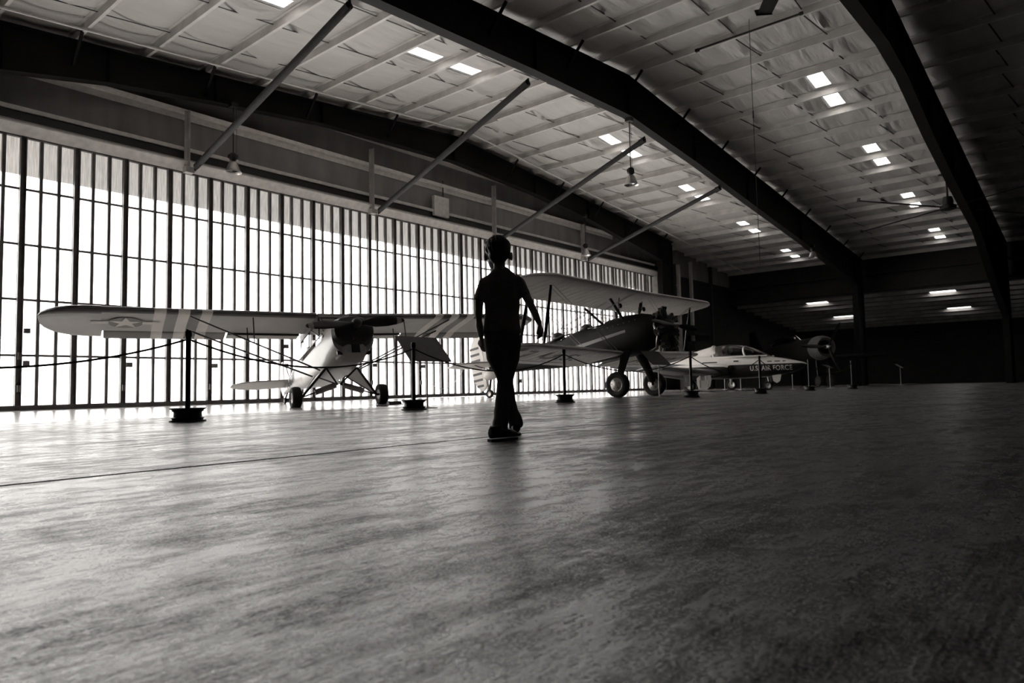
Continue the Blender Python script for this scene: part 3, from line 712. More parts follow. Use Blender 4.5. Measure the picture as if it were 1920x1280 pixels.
        # lift struts and jury struts
        for (x0, z0, x1) in ((.02, .78, -.12), (-.62, .80, -.92)):
            b = B(); b.tube([(x0, s*.38, z0), (x1, s*2.82, Z+D_*2.9-(.06 if x0 > 0 else .09))], .03, 10, asp=.5 if x0 > 0 else .6); b.build('lift_strut', 'cubolive', root, smooth=50)
            t = .52; p = V((x0, s*.38, z0)).lerp(V((x1, s*2.82, Z+D_*2.9-.055)), t)
            b = B(); b.tube([p, (p.x, p.y, Z-.04)], .012, 8); b.build('jury_strut', 'cubolive', root, smooth=50)
        # fairings at wing root
        b = B(); b.plate([(.06, 1.84), (-1.5, 1.82), (-1.5, 1.98), (.06, 2.0)], .03, 1, off=s*.35); b.build('root_fairing', 'cubolive' if s > 0 else 'cubgrey', root)
        # undercarriage V with fabric infill
        ax = V((.0, s*.80, .22)); a = V((.28, s*.33, .76)); c = V((-.55, s*.33, .78))
        b = B(); b.tube([a, ax], .028, 10); b.tube([c, ax], .024, 10); b.build('gear_leg', 'cubolive', root, smooth=50)
        b = B(); n_ = V((0, s*.006, .004)); b.add([a-n_, c-n_, ax-n_, a+n_, c+n_, ax+n_], [(0, 1, 2), (5, 4, 3), (0, 2, 5, 3), (1, 4, 5, 2), (0, 3, 4, 1)]); b.build('gear_fabric', 'cubbody', root)
        k0 = V((.0, s*.03, .47)); b = B(); b.tube([k0.lerp(ax, .06), k0.lerp(ax, .64)], .062, 14); b.build('shock_cover', 'cubwing', root, smooth=40)
        b = B(); b.tube([k0, ax], .016, 8); b.tube([a, k0], .02, 8); b.tube([c, k0], .016, 8); b.tube([ax, ax+V((0, s*.12, 0))], .025, 10); b.build('axle_rods', 'cubolive', root, smooth=50)
        wheel(root, (0, s*.92, .22), .225, .2, hub='steel_grey', hr=.45, bolts=0)
        b = B(); b.plate([(-4.05, 0), (-4.12, s*.9), (-4.25, s*1.25), (-4.5, s*1.44), (-4.72, s*1.45), (-5.0, s*1.2), (-5.08, s*.7), (-4.95, s*.1), (-4.9, 0)][::s], .035, 2, off=1.54); b.build('tailplane', 'cubwing', root, bevel=.012)
    b = B(); b.box((-.7, 0, Z+.02), (1.5, .7, .03)); b.build('centre_section', 'cubwing', root)
    b = B(); b.plate([(-4.1, 1.5), (-4.45, 1.8), (-4.7, 2.15), (-4.85, 2.24), (-4.92, 1.5)], .035, 1); b.build('fin', 'cubbody', root, bevel=.01)
    b = B(); b.plate([(-4.94, 1.34), (-4.94, 2.26), (-5.1, 2.29), (-5.3, 2.16), (-5.42, 1.86), (-5.4, 1.56), (-5.2, 1.34)], .035, 1); b.build('rudder', 'cubbody', root, bevel=.01)
    b = B(); b.bar((-4.6, 0, 1.36), (-5.05, 0, 1.2), .05, .012); b.tube([(-5.03, 0, 1.24), (-5.05, .03, 1.15)], .02, 8); b.build('tail_spring', 'cubolive', root)
    wheel(root, (-5.05, 0, 1.188), .085, .06, hub='steel_grey', name='tail_wheel', bolts=0)
    # propeller
    hb = (1.50, 0, 1.36); b = B(); b.lathe([(.001, .13), (.05, .115), (.085, .07), (.1, 0), (.1, -.08), (.07, -.14)], hb, (1, 0, 0), n=28); sp = b.build('spinner', 'cubolive', root, smooth=50)
    pr = []
    for a in (R(4), R(184)): blade(root, hb, a, 1.0, .21, 'cubolive', 'cubwing')
    b = B(); b.tube([(-.4, 0, Z+.03), (-.55, .0, Z+.6)], .006, 6); b.build('antenna', 'steel_grey', root)
    # mirror flap lettering on the rear fuselage
    mtx = Matrix.Translation((-3.35, -.205, 1.36)) @ Matrix.Rotation(R(-3.5), 4, 'Z') @ Matrix.Rotation(R(90), 4, 'X')
    text_mesh('lettering', 'ARMY', .36, .004, 'cubolive', root, mtx, sx=1.1)
    return root
monoplane()
b = B(); b.box((9.98, 11.93, .003), (.7, .5, .006)); tag(b.build('drip_tray', 'steel_dark', bevel=.004), 'flat dark tray under the right wheel of the pale monoplane', 'tray')
for dx, s_ in ((-.28, 'left'), (.26, 'right')):
    b = B(); b.plate([(-.09, 0), (.09, 0), (.05, .07), (-.05, .07)], .28, 1); o = b.build('wheel_chock', 'black'); o.location = (9.98+dx*.34*1.25, 11.93+dx*.94*1.25, .006); o.rotation_euler = (0, 0, R(70))
    tag(o, 'small dark wheel chock on the tray, %s of the monoplane wheel' % s_, 'chock', 'wheel chocks')

# ------------------------------------------------------------------ biplane trainer (middle)
def biplane():
    root = empty('biplane', (16.6, 9.52, .0), (0, -R(9.5), R(-90)))
    tag(root, 'dark-bodied open-cockpit biplane with radial engine and pale ribbed wings', 'airplane')
    st = [(.98, 1.34, 1.92, .30, 2), (.80, 1.20, 2.08, .42, 2.1), (.55, 1.12, 2.17, .46, 2.2), (.1, 1.10, 2.22, .47, 2.4), (-.45, 1.12, 2.22, .46, 2.5), (-.6, 1.13, 2.13, .46, 2.8), (-1.15, 1.16, 2.11, .44, 2.8), (-1.3, 1.17, 2.18, .43, 2.5), (-1.75, 1.2, 2.15, .4, 2.5), (-1.85, 1.21, 2.06, .4, 2.8),
          (-2.35, 1.26, 2.04, .36, 2.8), (-2.5, 1.28, 2.12, .34, 2.4), (-3.2, 1.38, 2.08, .27, 2.3), (-4.2, 1.5, 2.0, .18, 2.2), (-5.1, 1.62, 1.9, .07, 2.2)]
    b = B(); b.loft([sring(*s, n=32) for s in st]); b.build('fuselage', 'stear', root, smooth=40)
    for x0, x1 in ((-.6, -1.15), (-1.85, -2.35)):
        b = B(); rim = [V(((x0+x1)/2+.32*math.cos(t), .27*math.sin(t), 2.13+.02*math.cos(2*t))) for t in [2*math.pi*k/24 for k in range(25)]]; b.tube(rim, .022, 8); b.build('cockpit_rim', 'black', root, smooth=60)
        b = B(); b.loft([[V((x0+.12, y, z)) for y, z in ((-.25, 2.13), (-.1, 2.17), (.1, 2.17), (.25, 2.13))], [V((x0-.04, y, z)) for y, z in ((-.2, 2.34), (-.09, 2.37), (.09, 2.37), (.2, 2.34))]], cap=False, closed=False); b.build('windscreen', 'glass', root)
        b = B(); b.tube([(x0+.12, -.25, 2.13), (x0-.04, -.2, 2.34), (x0-.04, .2, 2.34), (x0+.12, .25, 2.13)], .009, 6); b.build('windscreen_frame', 'chrome' if x0 < -1 else 'black', root, smooth=60)
        b = B(); b.ball((x1-.14 if x0 > -1 else x1+.02, 0, 2.19), (.2, .15, .13), 8); b.build('headrest', 'black', root, smooth=80)
    # rivets / trim stripe along starboard and port
    def side(x, z):  # half width at station
        for a, c in zip(st, st[1:]):
            if c[0] <= x <= a[0]:
                t = (a[0]-x)/(a[0]-c[0]); zb, zt, hw, e = [a[i]+(c[i]-a[i])*t for i in (1, 2, 3, 4)]
                q = min(1, abs((z-(zb+zt)/2)/((zt-zb)/2))); return hw*(1-q**e)**(1/e)
        return .3
    for s in (-1, 1):
        b = B()
        for k in range(26):
            x = .5-k*.17; b.ball((x, s*(side(x, 1.98)+.0), 1.98-.003*k), .011, 4)
        b.build('fasteners', 'alu', root)
        b = B(); L = [(x, 1.74-.01*k, .035+.002*k) for k, x in enumerate([.2-.2*i for i in range(14)])]
        b.loft([[V((x, s*(side(x, z+h)+.004), z+h)), V((x, s*(side(x, z-h)+.004), z-h)), V((x, s*(side(x, z-h)-.01), z-h)), V((x, s*(side(x, z+h)-.01), z+h))] for x, z, h in L]); b.build('trim_stripe', 'strip', root, smooth=60)
    # radial engine
    hub = V((1.40, 0, 1.62)); b = B(); b.lathe([(.001, .02), (.12, .0), (.19, -.08), (.24, -.2), (.27, -.36), (.3, -.45)], hub, (1, 0, 0), n=28); b.build('crankcase', 'steel_dark', root, smooth=45)
    for k in range(7):
        a = R(90)+2*math.pi*k/7; rt = Matrix.Translation(hub-V((.26, 0, 0))) @ Matrix.Rotation(a, 4, 'X'); b = B()
        for i in range(11): 
            c_ = rt @ V((0, .24+.022*i, 0)); d_ = (rt.to_3x3() @ V((0, 1, 0))); b.lathe([(.001, -.005), (.098, -.005), (.098, .005), (.001, .005)], c_, d_, n=16)
        b.lathe([(.001, 0), (.082, 0), (.082, .3), (.001, .3)], rt @ V((0, .2, 0)), rt.to_3x3() @ V((0, 1, 0)), n=14)
        cy = b.build('cylinder', 'steel_dark', root, smooth=30)
        b = B()
        b.box(rt @ V((.0, .51, 0)), (.17, .09, .13), rot=rt.to_3x3()); b.ball(rt @ V((.06, .53, .06)), .05, 6); b.ball(rt @ V((.06, .53, -.06)), .05, 6); b.tube([rt @ V((.07, .5, .05)), rt @ V((.1, .18, .03))], .014, 6); b.tube([rt @ V((.07, .5, -.05)), rt @ V((.1, .18, -.03))], .014, 6)
        b.build('rocker_box', 'black', cy, smooth=40)
    ring = [hub+V((-.42, .3*math.cos(t), .3*math.sin(t))) for t in [2*math.pi*k/24 for k in range(25)]]
    b = B(); b.tube(ring, .045, 8); b.tube([hub+V((-.4, -.25, -.2)), hub+V((-.45, -.3, -.5)), hub+V((-.8, -.33, -.62))], .05, 10); b.build('exhaust_collector', 'chrome', root, smooth=60)
    b = B(); b.lathe([(.001, .14), (.04, .13), (.07, .09), (.075, 0), (.06, -.06)], hub, (1, 0, 0), n=20); b.build('propeller_hub', 'alu', root, smooth=45)
    for a in (R(-2), R(178)): blade(root, hub+V((.05, 0, 0)), a, 1.28, .17, 'black')
    # wings
    def wing_half(s, xle, ch, z0, dih, span, inner, nm, star=None):
        D_ = math.tan(R(dih)); ys = [inner]+[inner+(span-inner)*k/18 for k in range(1, 15)]+[span-.75, span-.5, span-.3, span-.15, span-.06, span-.01]
        ys = sorted(set(round(v, 3) for v in ys)); sta = []
        for y in ys:
            q = max(0, (y-(span-.95))/.95); f = math.sqrt(max(0.0004, 1-q*q)); cc = ch*(.12+.88*f); sta.append((s*y, xle-(ch-cc)*.45, cc, z0+D_*y))
        wg = wing_surface('upper_wing' if nm == 'u' else 'lower_wing', root, sta, ['swing'], .115, .035, None, n=12, inc=3)
        # rib tapes standing proud under the fabric
        b = B()
        for k in range(1, 15):
            y = inner+(span-inner-.4)*k/15
            af = airfoil(xle, ch, z0+D_*y, .115, 12, .035, 3); lo = [af[0]]+af[:12:-1]
            lo = [p for p in lo if xle-ch*.97 < p[0] < xle-.06]
            b.loft([[V((x, s*y-.009, z)), V((x, s*y+.009, z)), V((x, s*y+.009, z-.006)), V((x, s*y-.009, z-.006))] for x, z in lo])
        b.build('rib_tape', 'white', wg)
        if nm == 'l':
            b = B(); b.bar((xle-ch*.76, s*(inner+1.2), z0+D_*(inner+1.2)-.095), (xle-ch*.76, s*(span-.8), z0+D_*(span-.8)-.095), .02, .006); b.build('aileron_gap', 'steel_dark', wg)
        return wg, D_
    UZ, LZ, UX, LX, CH = 2.68, 1.18, .78, .02, 1.5
    for s in (-1, 1):
        wu, Du = wing_half(s, UX, CH, UZ, .8, 4.66, .0, 'u'); wl, Dl = wing_half(s, LX, CH, LZ, 1.4, 4.75, .42, 'l')
        # interplane struts (N) and wires
        yu = 3.6; f0 = V((LX-.22, s*yu, LZ+Dl*yu+.06)); f1 = V((UX-.5, s*(yu+.0), UZ+Du*yu-.06)); r0_ = V((LX-1.0, s*yu, LZ+Dl*yu+.05)); r1_ = V((UX-1.2, s*(yu+.0), UZ+Du*yu-.08))
        for p, q in ((f0, f1), (r0_, r1_)):
            b = B(); b.tube([p, p.lerp(q, .5), q], [.04, .062, .04], 10, asp=.5); b.build('interplane_strut', 'black', root, smooth=60)
        for nmx, p, q in (('flying_wire', (LX-.15, s*.45, LZ+.03), f1), ('flying_wire', (LX-.95, s*.45, LZ+.03), r1_), ('landing_wire', (UX-.2, s*.5, UZ-.05), f0), ('landing_wire', (UX-1., s*.5, UZ-.05), r0_)):
            b = B(); off = V((.05, 0, 0)); b.tube([V(p)+off, q+off], .007, 6); b.tube([V(p)-off, q-off], .007, 6); b.build(nmx, 'alu', root)
        # cabane struts
        for p, q in (((.16, .40, 2.08), (.12, .8, UZ-.06)), ((-.5, .38, 2.1), (-.72, .8, UZ-.10))):
            b = B(); b.tube([(p[0], s*p[1], p[2]), (q[0], s*q[1], q[2])], .042, 10, asp=.85); b.build('cabane_strut', 'black', root, smooth=60)
        b = B(); b.tube([(UX-.5, s*.6, UZ-.06), (UX-.55, s*.62, UZ-.25), (.1, s*.45, 2.1)], .012, 6); b.ball((UX-.5, s*.62, UZ-.28), (.05, .05, .07), 6); b.build('fuel_line', 'black', root)
        # main gear
        b = B(); b.tube([(.05, s*.34, 1.2), (.03, s*.72, .72), (.01, s*.86, .40)], [.15, .12, .09], 16, asp=.5); b.build('gear_leg', 'stear', root, smooth=60)
        b = B(); b.tube([(.02, s*.84, .5), (0, s*.88, .33), (0, s*1.0, .33)], .04, 12); b.tube([(-.1, s*.86, .62), (-.13, s*.9, .4)], .014, 6); b.build('axle', 'black', root, smooth=60)
        w_ = wheel(root, (0, s*.98, .335), .335, .23, hub='alu', hr=.52, cover=True)
        b = B(); b.plate([(-4.35, 0), (-4.5, s*1.1), (-4.75, s*1.6), (-5.05, s*1.75), (-5.4, s*1.6), (-5.5, s*.9), (-5.35, s*.12), (-5.1, 0)][::s], .05, 2, off=1.86); b.build('tailplane', 'swing', root, bevel=.018)
        b = B(); b.tube([(-4.7, s*.15, 1.6), (-4.85, s*1.0, 1.84)], .012, 6); b.build('tail_strut', 'black', root)
    # lower-wing star on starboard underside and letters
    Dl = math.tan(R(1.4)); tilt = Matrix.Translation((LX-.62, -4.02, LZ+Dl*4.02-.056)) @ Matrix.Rotation(R(-1.4), 4, 'X') @ Matrix.Rotation(R(-3), 4, 'Y')
    b = B(); b.plate(disc_pts(.46), .004, 2, mat4=tilt); b.build('roundel_disc', 'sred', root)
    b = B(); b.plate(star_pts(.46, 0, .42), .004, 2, mat4=Matrix.Translation((0, 0, -.004)) @ tilt); b.build('star_insignia', 'white', root)
    def under(txt, y):
        mtx = Matrix.Translation((LX-.68, y, LZ+Dl*abs(y)-.060)) @ Matrix.Rotation(R(-1.4 if y < 0 else 1.4), 4, 'X') @ Matrix.Rotation(R(-3), 4, 'Y') @ Matrix.Rotation(R(180), 4, 'X') @ Matrix.Rotation(R(-90), 4, 'Z')
        text_mesh('underwing_lettering', txt, .78, .003, 'sred', root, mtx, sx=1.15)
    under('U.S.', -2.35); under('ARMY', 2.5)
    # fin and striped rudder
    b = B(); b.plate([(-4.4, 1.9), (-4.9, 2.3), (-5.15, 2.75), (-5.3, 2.8), (-5.3, 1.9)], .05, 1); b.build('fin', 'swing', root, bevel=.015)
    out = [(-5.32, 1.3), (-5.32, 2.82), (-5.42, 2.93), (-5.6, 2.92), (-5.78, 2.7), (-5.88, 2.4), (-5.9, 2.0), (-5.88, 1.6), (-5.75, 1.3), (-5.6, 1.15), (-5.45, 1.15)]
    b = B(); b.plate(out, .05, 1); rd = b.build('rudder', 'white', root, bevel=.015)
    b = B()
    for z in (1.32, 1.52, 1.72, 1.95, 2.15, 2.35, 2.55): b.box((-5.66 if 1.5 < z < 2.6 else -5.6, 0, z), (.40 if 1.5 < z < 2.6 else .3, .054, .075))
    b.build('rudder_stripes', 'sred', rd)
    b = B(); b.ball((-5.1, 0, 1.6), (.35, .1, .17), 8); b.build('tail_cone', 'swing', root, smooth=60)
    b = B(); b.tube([(-5.1, 0, 1.6), (-5.25, 0, 1.15)], .04, 8); b.build('tail_leg', 'steel_dark', root)
    wheel(root, (-5.28, 0, 1.02), .14, .09, hub='alu', name='tail_wheel', bolts=0)
    return root
biplane()
for (x, y, l) in ((15.62, 9.5, 'left'), (17.58, 9.5, 'right')):
    b = B(); b.box((x, y, .003), (.62, .95, .006)); tag(b.build('wheel_mat', 'steel_dark', bevel=.003), 'flat dark pad under the biplane wheel, the %s one' % l, 'mat', 'pads under biplane wheels')

# ------------------------------------------------------------------ twin jet trainer
def jet():
    root = empty('jet_trainer', (28.1, 12.6, 0), (0, 0, R(-89)))
    tag(root, 'white-topped dark-bellied jet trainer with bubble canopy and U.S. AIR FORCE lettering', 'jet')
    SPL = 1.04
    st = [(3.92, .93, 1.0, .04, 2), (3.75, .83, 1.08, .18, 2.1), (3.45, .72, 1.16, .34, 2.2), (3.0, .62, 1.26, .48, 2.3), (2.4, .54, 1.36, .6, 2.5), (1.9, .50, 1.42, .67, 2.7), (1.3, .48, 1.46, .7, 3), (.3, .48, 1.47, .7, 3), (-.3, .5, 1.5, .66, 2.8), (-.9, .55, 1.55, .58, 2.5),
          (-1.8, .62, 1.5, .5, 2.4), (-3.0, .8, 1.46, .34, 2.2), (-4.2, 1.0, 1.42, .2, 2.2), (-4.9, 1.12, 1.38, .1, 2.2)]
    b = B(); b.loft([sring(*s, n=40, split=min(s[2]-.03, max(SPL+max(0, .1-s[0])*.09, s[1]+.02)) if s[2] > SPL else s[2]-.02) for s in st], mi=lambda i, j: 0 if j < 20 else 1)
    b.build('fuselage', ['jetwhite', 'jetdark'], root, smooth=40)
    # spine fairing
    b = B(); b.loft([sring(x, zb, zt, hw, 2.2, n=24) for x, zb, zt, hw in ((.52, 1.3, 1.66, .5), (.3, 1.3, 1.86, .49), (.1, 1.3, 1.86, .48), (-.4, 1.3, 1.74, .44), (-1.0, 1.3, 1.60, .36), (-2.0, 1.3, 1.51, .2))]); b.build('spine_fairing', 'jetwhite', root, smooth=40)
    # canopy
    cs = [(2.5, 1.34, 1.38, .40), (2.15, 1.36, 1.56, .54), (1.75, 1.36, 1.75, .60), (1.35, 1.36, 1.87, .60), (.85, 1.36, 1.92, .57), (.45, 1.36, 1.90, .53), (.15, 1.36, 1.84, .45)]
    def arch(x, zb, zt, hw, n=18, k=0): return [V((x-k*(zb-zb), hw*math.cos(math.pi*i/n)**1 if True else 0, zb+(zt-zb)*math.sin(math.pi*i/n)**.8)) for i in range(n+1)]
    b = B(); b.loft([arch(*c) for c in cs], cap=False, closed=False); b.build('canopy_glass', 'glassdark', root, smooth=60)
    for k in (2, 6):
        x, zb, zt, hw = cs[k]; rk = -.0
        b = B(); b.tube([p+V((-.22*(p.z-1.36)/.5 if k == 2 else .18*(1-(p.z-1.36)/.5), 0, .005)) for p in arch(x+(-.05 if k == 2 else .0), zb, zt+.03, hw+.012)], .04, 8); b.build('canopy_bow', 'jetwhite', root, smooth=60)
    b = B()
    for s in (-1, 1): b.tube([(c[0], s*(c[3]+.01), 1.37) for c in cs], .035, 8)
    b.build('canopy_sill', 'jetwhite', root, smooth=60)
    for y in (-.28, .28):
        b = B(); b.box((.65, y, 1.35), (.16, .34, .62), rot=Matrix.Rotation(R(-14), 3, 'Y')); b.ball((.72, y, 1.70), (.12, .15, .14), 8); b.box((.9, y, 1.2), (.4, .36, .12)); b.build('ejection_seat', 'seat', root, smooth=40)
    b = B(); b.box((1.85, 0, 1.42), (.35, .9, .2)); b.build('instrument_coaming', 'jetdark', root, bevel=.04)
    # wings, nacelle intakes
    for s in (-1, 1):
        sta = [(s*.55, 1.0, 2.35, .66), (s*2.0, .8, 1.95, .72), (s*5.0, .5, 1.35, .86), (s*5.15, .35, 1.0, .87)]
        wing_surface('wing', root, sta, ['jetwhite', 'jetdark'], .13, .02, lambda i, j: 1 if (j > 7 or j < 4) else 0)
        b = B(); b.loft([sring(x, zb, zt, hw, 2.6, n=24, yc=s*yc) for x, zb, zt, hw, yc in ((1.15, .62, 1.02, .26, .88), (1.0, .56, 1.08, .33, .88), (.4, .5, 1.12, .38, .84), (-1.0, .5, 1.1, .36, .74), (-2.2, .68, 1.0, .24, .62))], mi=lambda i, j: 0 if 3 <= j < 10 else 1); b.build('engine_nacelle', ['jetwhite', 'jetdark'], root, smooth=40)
        b = B(); b.loft([sring(x, .66, .98, hw, 2.6, n=20, yc=s*.88) for x, hw in ((1.165, .21), (1.12, .2))]); b.build('air_intake', 'black', root)
        # gear
        b = B(); b.tube([(0, s*1.95, .8), (0, s*2.13, .25)], .05, 12); b.tube([(.25, s*1.6, .75), (.02, s*2.1, .35)], .03, 8); b.build('gear_leg', 'alu', root, smooth=50)
        wheel(root, (0, s*2.13+s*.02, .24), .24, .14, hub='alu', hr=.6, bolts=8)
        if s == -1:
            gy = -1.62; b = B(); b.plate([(.06, .82), (.60, .82), (.68, .50), (.62, .2), (.46, .08), (.12, .08), (.06, .3)], .03, 1, off=gy); gd = b.build('gear_door', 'jetwhite', root, bevel=.006)
            b = B(); b.box((.36, gy-.025, .55), (.26, .025, .22)); b.build('door_rib', 'alu', gd)
            b = B(); b.box((.2, gy-.025, .3), (.03, .025, .3)); b.build('door_rib', 'alu', gd)
            b = B(); b.box((.54, gy-.025, .32), (.03, .025, .3)); b.build('door_rib', 'alu', gd)
            b = B(); b.plate([(-.16, .22), (.10, .22), (.12, .75), (-.2, .78)], .02, 1, off=-2.28); b.build('strut_door', 'jetdark', root)
        b = B(); b.plate([(-3.9, 0), (-4.3, s*2.0), (-4.9, s*2.05), (-5.0, 0)][::s], .06, 2, off=1.9); b.build('tailplane', 'jetwhite', root, bevel=.02)
    b = B(); b.plate([(-3.2, 1.4), (-4.2, 2.6), (-4.35, 2.75), (-5.0, 2.75), (-5.0, 1.3)], .07, 1); b.build('fin', 'jetwhite', root, bevel=.02)
    b = B(); b.box((.35, -.98, 1.16), (.62, .04, .05)); b.build('flap_track', 'jetdark', root)
    # nose gear
    b = B(); b.tube([(2.36, 0, .6), (2.4, 0, .25)], .035, 10); b.tube([(2.4, 0, .3), (2.36, .1, .17)], .02, 8); b.tube([(2.4, 0, .3), (2.36, -.1, .17)], .02, 8); b.build('nose_gear_leg', 'alu', root, smooth=50)
    wheel(root, (2.36, 0, .18), .18, .12, hub='alu', hr=.6, name='nose_wheel', bolts=6)
    b = B(); b.plate([(2.58, .62), (2.96, .62), (2.9, .36), (2.77, .28), (2.64, .36)], .02, 1, off=-.2); b.build('nose_gear_door', 'alu', root)
    b = B(); b.tube([(.6, -.58, .5), (2.6, -.42, .53)], .012, 6); b.build('belly_highlight', 'alu', root)  # bright metal rod stands in for the highlight along the belly
    # lettering, both sides
    def sidey(x, z):
        for a, c in zip(st, st[1:]):
            if c[0] <= x <= a[0]:
                t = (a[0]-x)/(a[0]-c[0]); zb, zt, hw, e = [a[i]+(c[i]-a[i])*t for i in (1, 2, 3, 4)]
                q = min(1, abs((z-(zb+zt)/2)/((zt-zb)/2))); return hw*(1-q**e)**(1/e)
        return .5
    lt = text_mesh('lettering', 'U.S. AIR FORCE', .27, .006, 'letter', root, Matrix.Identity(4), sx=.78)
    for v in lt.data.vertices:
        x, z = 2.66+v.co.x, .87+v.co.y; v.co = V((x, -(sidey(x, z)+.006+v.co.z), z))
    for x, w_ in ((3.13, .10), (2.9, .2), (2.62, .16)):
        b = B(); z = 1.14; b.loft([[V((x+dx, -(sidey(x+dx, z+dz)+.004), z+dz)) for dz in (-.018, .018)]+[V((x+dx, -(sidey(x+dx, z+dz)-.004), z+dz)) for dz in (.018, -.018)] for dx in (-w_/2, 0, w_/2)]); b.build('small_nose_marking', 'jetdark', root)
    b = B(); b.box((1.35, -.71, 1.19), (.2, .02, .06)); b.build('data_plate', 'jetdark', root)
    return root
jet()
for i, (p, l) in enumerate((((33.6, 14.4, 0), 'leftmost'), ((32.4, 13.1, 0), 'middle'), ((30.3, 10.0, 0), 'rightmost'))):
    p = V(p)
    b = B(); b.lathe([(.001, 0), (.12, 0), (.12, .012), (.02, .02)], p, n=20); b.tube([p, p+V((0, 0, .62))], .014, 8); tag(b.build('slim_post', 'steel_grey', smooth=40), 'slim pale low post under the jet, %s of three' % l, 'post', 'slim posts under the jet')

# ------------------------------------------------------------------ fourth aircraft, radial warbird in the dark
def warbird():
    root = empty('radial_aircraft', (39.9, 12.2, 0), (0, -R(2), R(-132)))
    tag(root, 'dim dark propeller aircraft with a big round engine cowl beyond the jet nose', 'airplane')
    H = 2.05
    st = [(1.0, H-.6, H+.6, .6, 2), (.5, H-.64, H+.62, .62, 2), (-.2, H-.7, H+.62, .6, 2.2), (-1.2, H-.72, H+.62, .55, 2.3), (-3, H-.6, H+.55, .45, 2.2), (-5, H-.2, H+.4, .25, 2.2), (-6.4, H+.1, H+.3, .1, 2)]
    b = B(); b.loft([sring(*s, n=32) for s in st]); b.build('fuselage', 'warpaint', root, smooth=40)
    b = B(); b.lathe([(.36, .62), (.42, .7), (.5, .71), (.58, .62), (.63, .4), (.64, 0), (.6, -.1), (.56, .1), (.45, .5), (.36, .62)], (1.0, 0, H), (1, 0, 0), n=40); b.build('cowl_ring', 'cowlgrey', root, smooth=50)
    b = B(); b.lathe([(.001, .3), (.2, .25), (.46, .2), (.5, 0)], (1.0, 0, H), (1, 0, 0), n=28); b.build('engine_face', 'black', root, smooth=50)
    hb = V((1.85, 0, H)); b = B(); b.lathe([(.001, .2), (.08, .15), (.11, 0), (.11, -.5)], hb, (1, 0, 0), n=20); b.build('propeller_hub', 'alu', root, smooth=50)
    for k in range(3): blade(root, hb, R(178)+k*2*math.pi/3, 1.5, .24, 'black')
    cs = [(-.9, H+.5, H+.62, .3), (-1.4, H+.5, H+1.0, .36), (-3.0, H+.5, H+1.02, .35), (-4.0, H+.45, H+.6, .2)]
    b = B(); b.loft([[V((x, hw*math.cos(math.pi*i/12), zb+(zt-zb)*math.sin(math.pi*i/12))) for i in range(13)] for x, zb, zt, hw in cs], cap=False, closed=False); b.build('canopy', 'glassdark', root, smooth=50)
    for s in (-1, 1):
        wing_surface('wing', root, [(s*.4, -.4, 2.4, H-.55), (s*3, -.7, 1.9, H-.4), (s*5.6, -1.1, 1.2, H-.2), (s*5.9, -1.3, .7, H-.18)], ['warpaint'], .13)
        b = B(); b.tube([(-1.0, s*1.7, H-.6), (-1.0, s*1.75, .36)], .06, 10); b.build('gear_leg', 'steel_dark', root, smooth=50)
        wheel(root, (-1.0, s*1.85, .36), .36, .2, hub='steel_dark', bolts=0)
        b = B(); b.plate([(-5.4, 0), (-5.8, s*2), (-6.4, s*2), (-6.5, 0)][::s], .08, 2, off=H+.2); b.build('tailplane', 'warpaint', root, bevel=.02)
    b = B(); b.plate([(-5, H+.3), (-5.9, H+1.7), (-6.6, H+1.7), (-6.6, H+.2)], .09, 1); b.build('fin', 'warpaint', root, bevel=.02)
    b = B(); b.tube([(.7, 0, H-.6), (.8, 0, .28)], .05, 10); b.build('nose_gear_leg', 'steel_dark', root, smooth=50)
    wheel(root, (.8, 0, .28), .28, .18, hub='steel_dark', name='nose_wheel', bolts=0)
warbird()

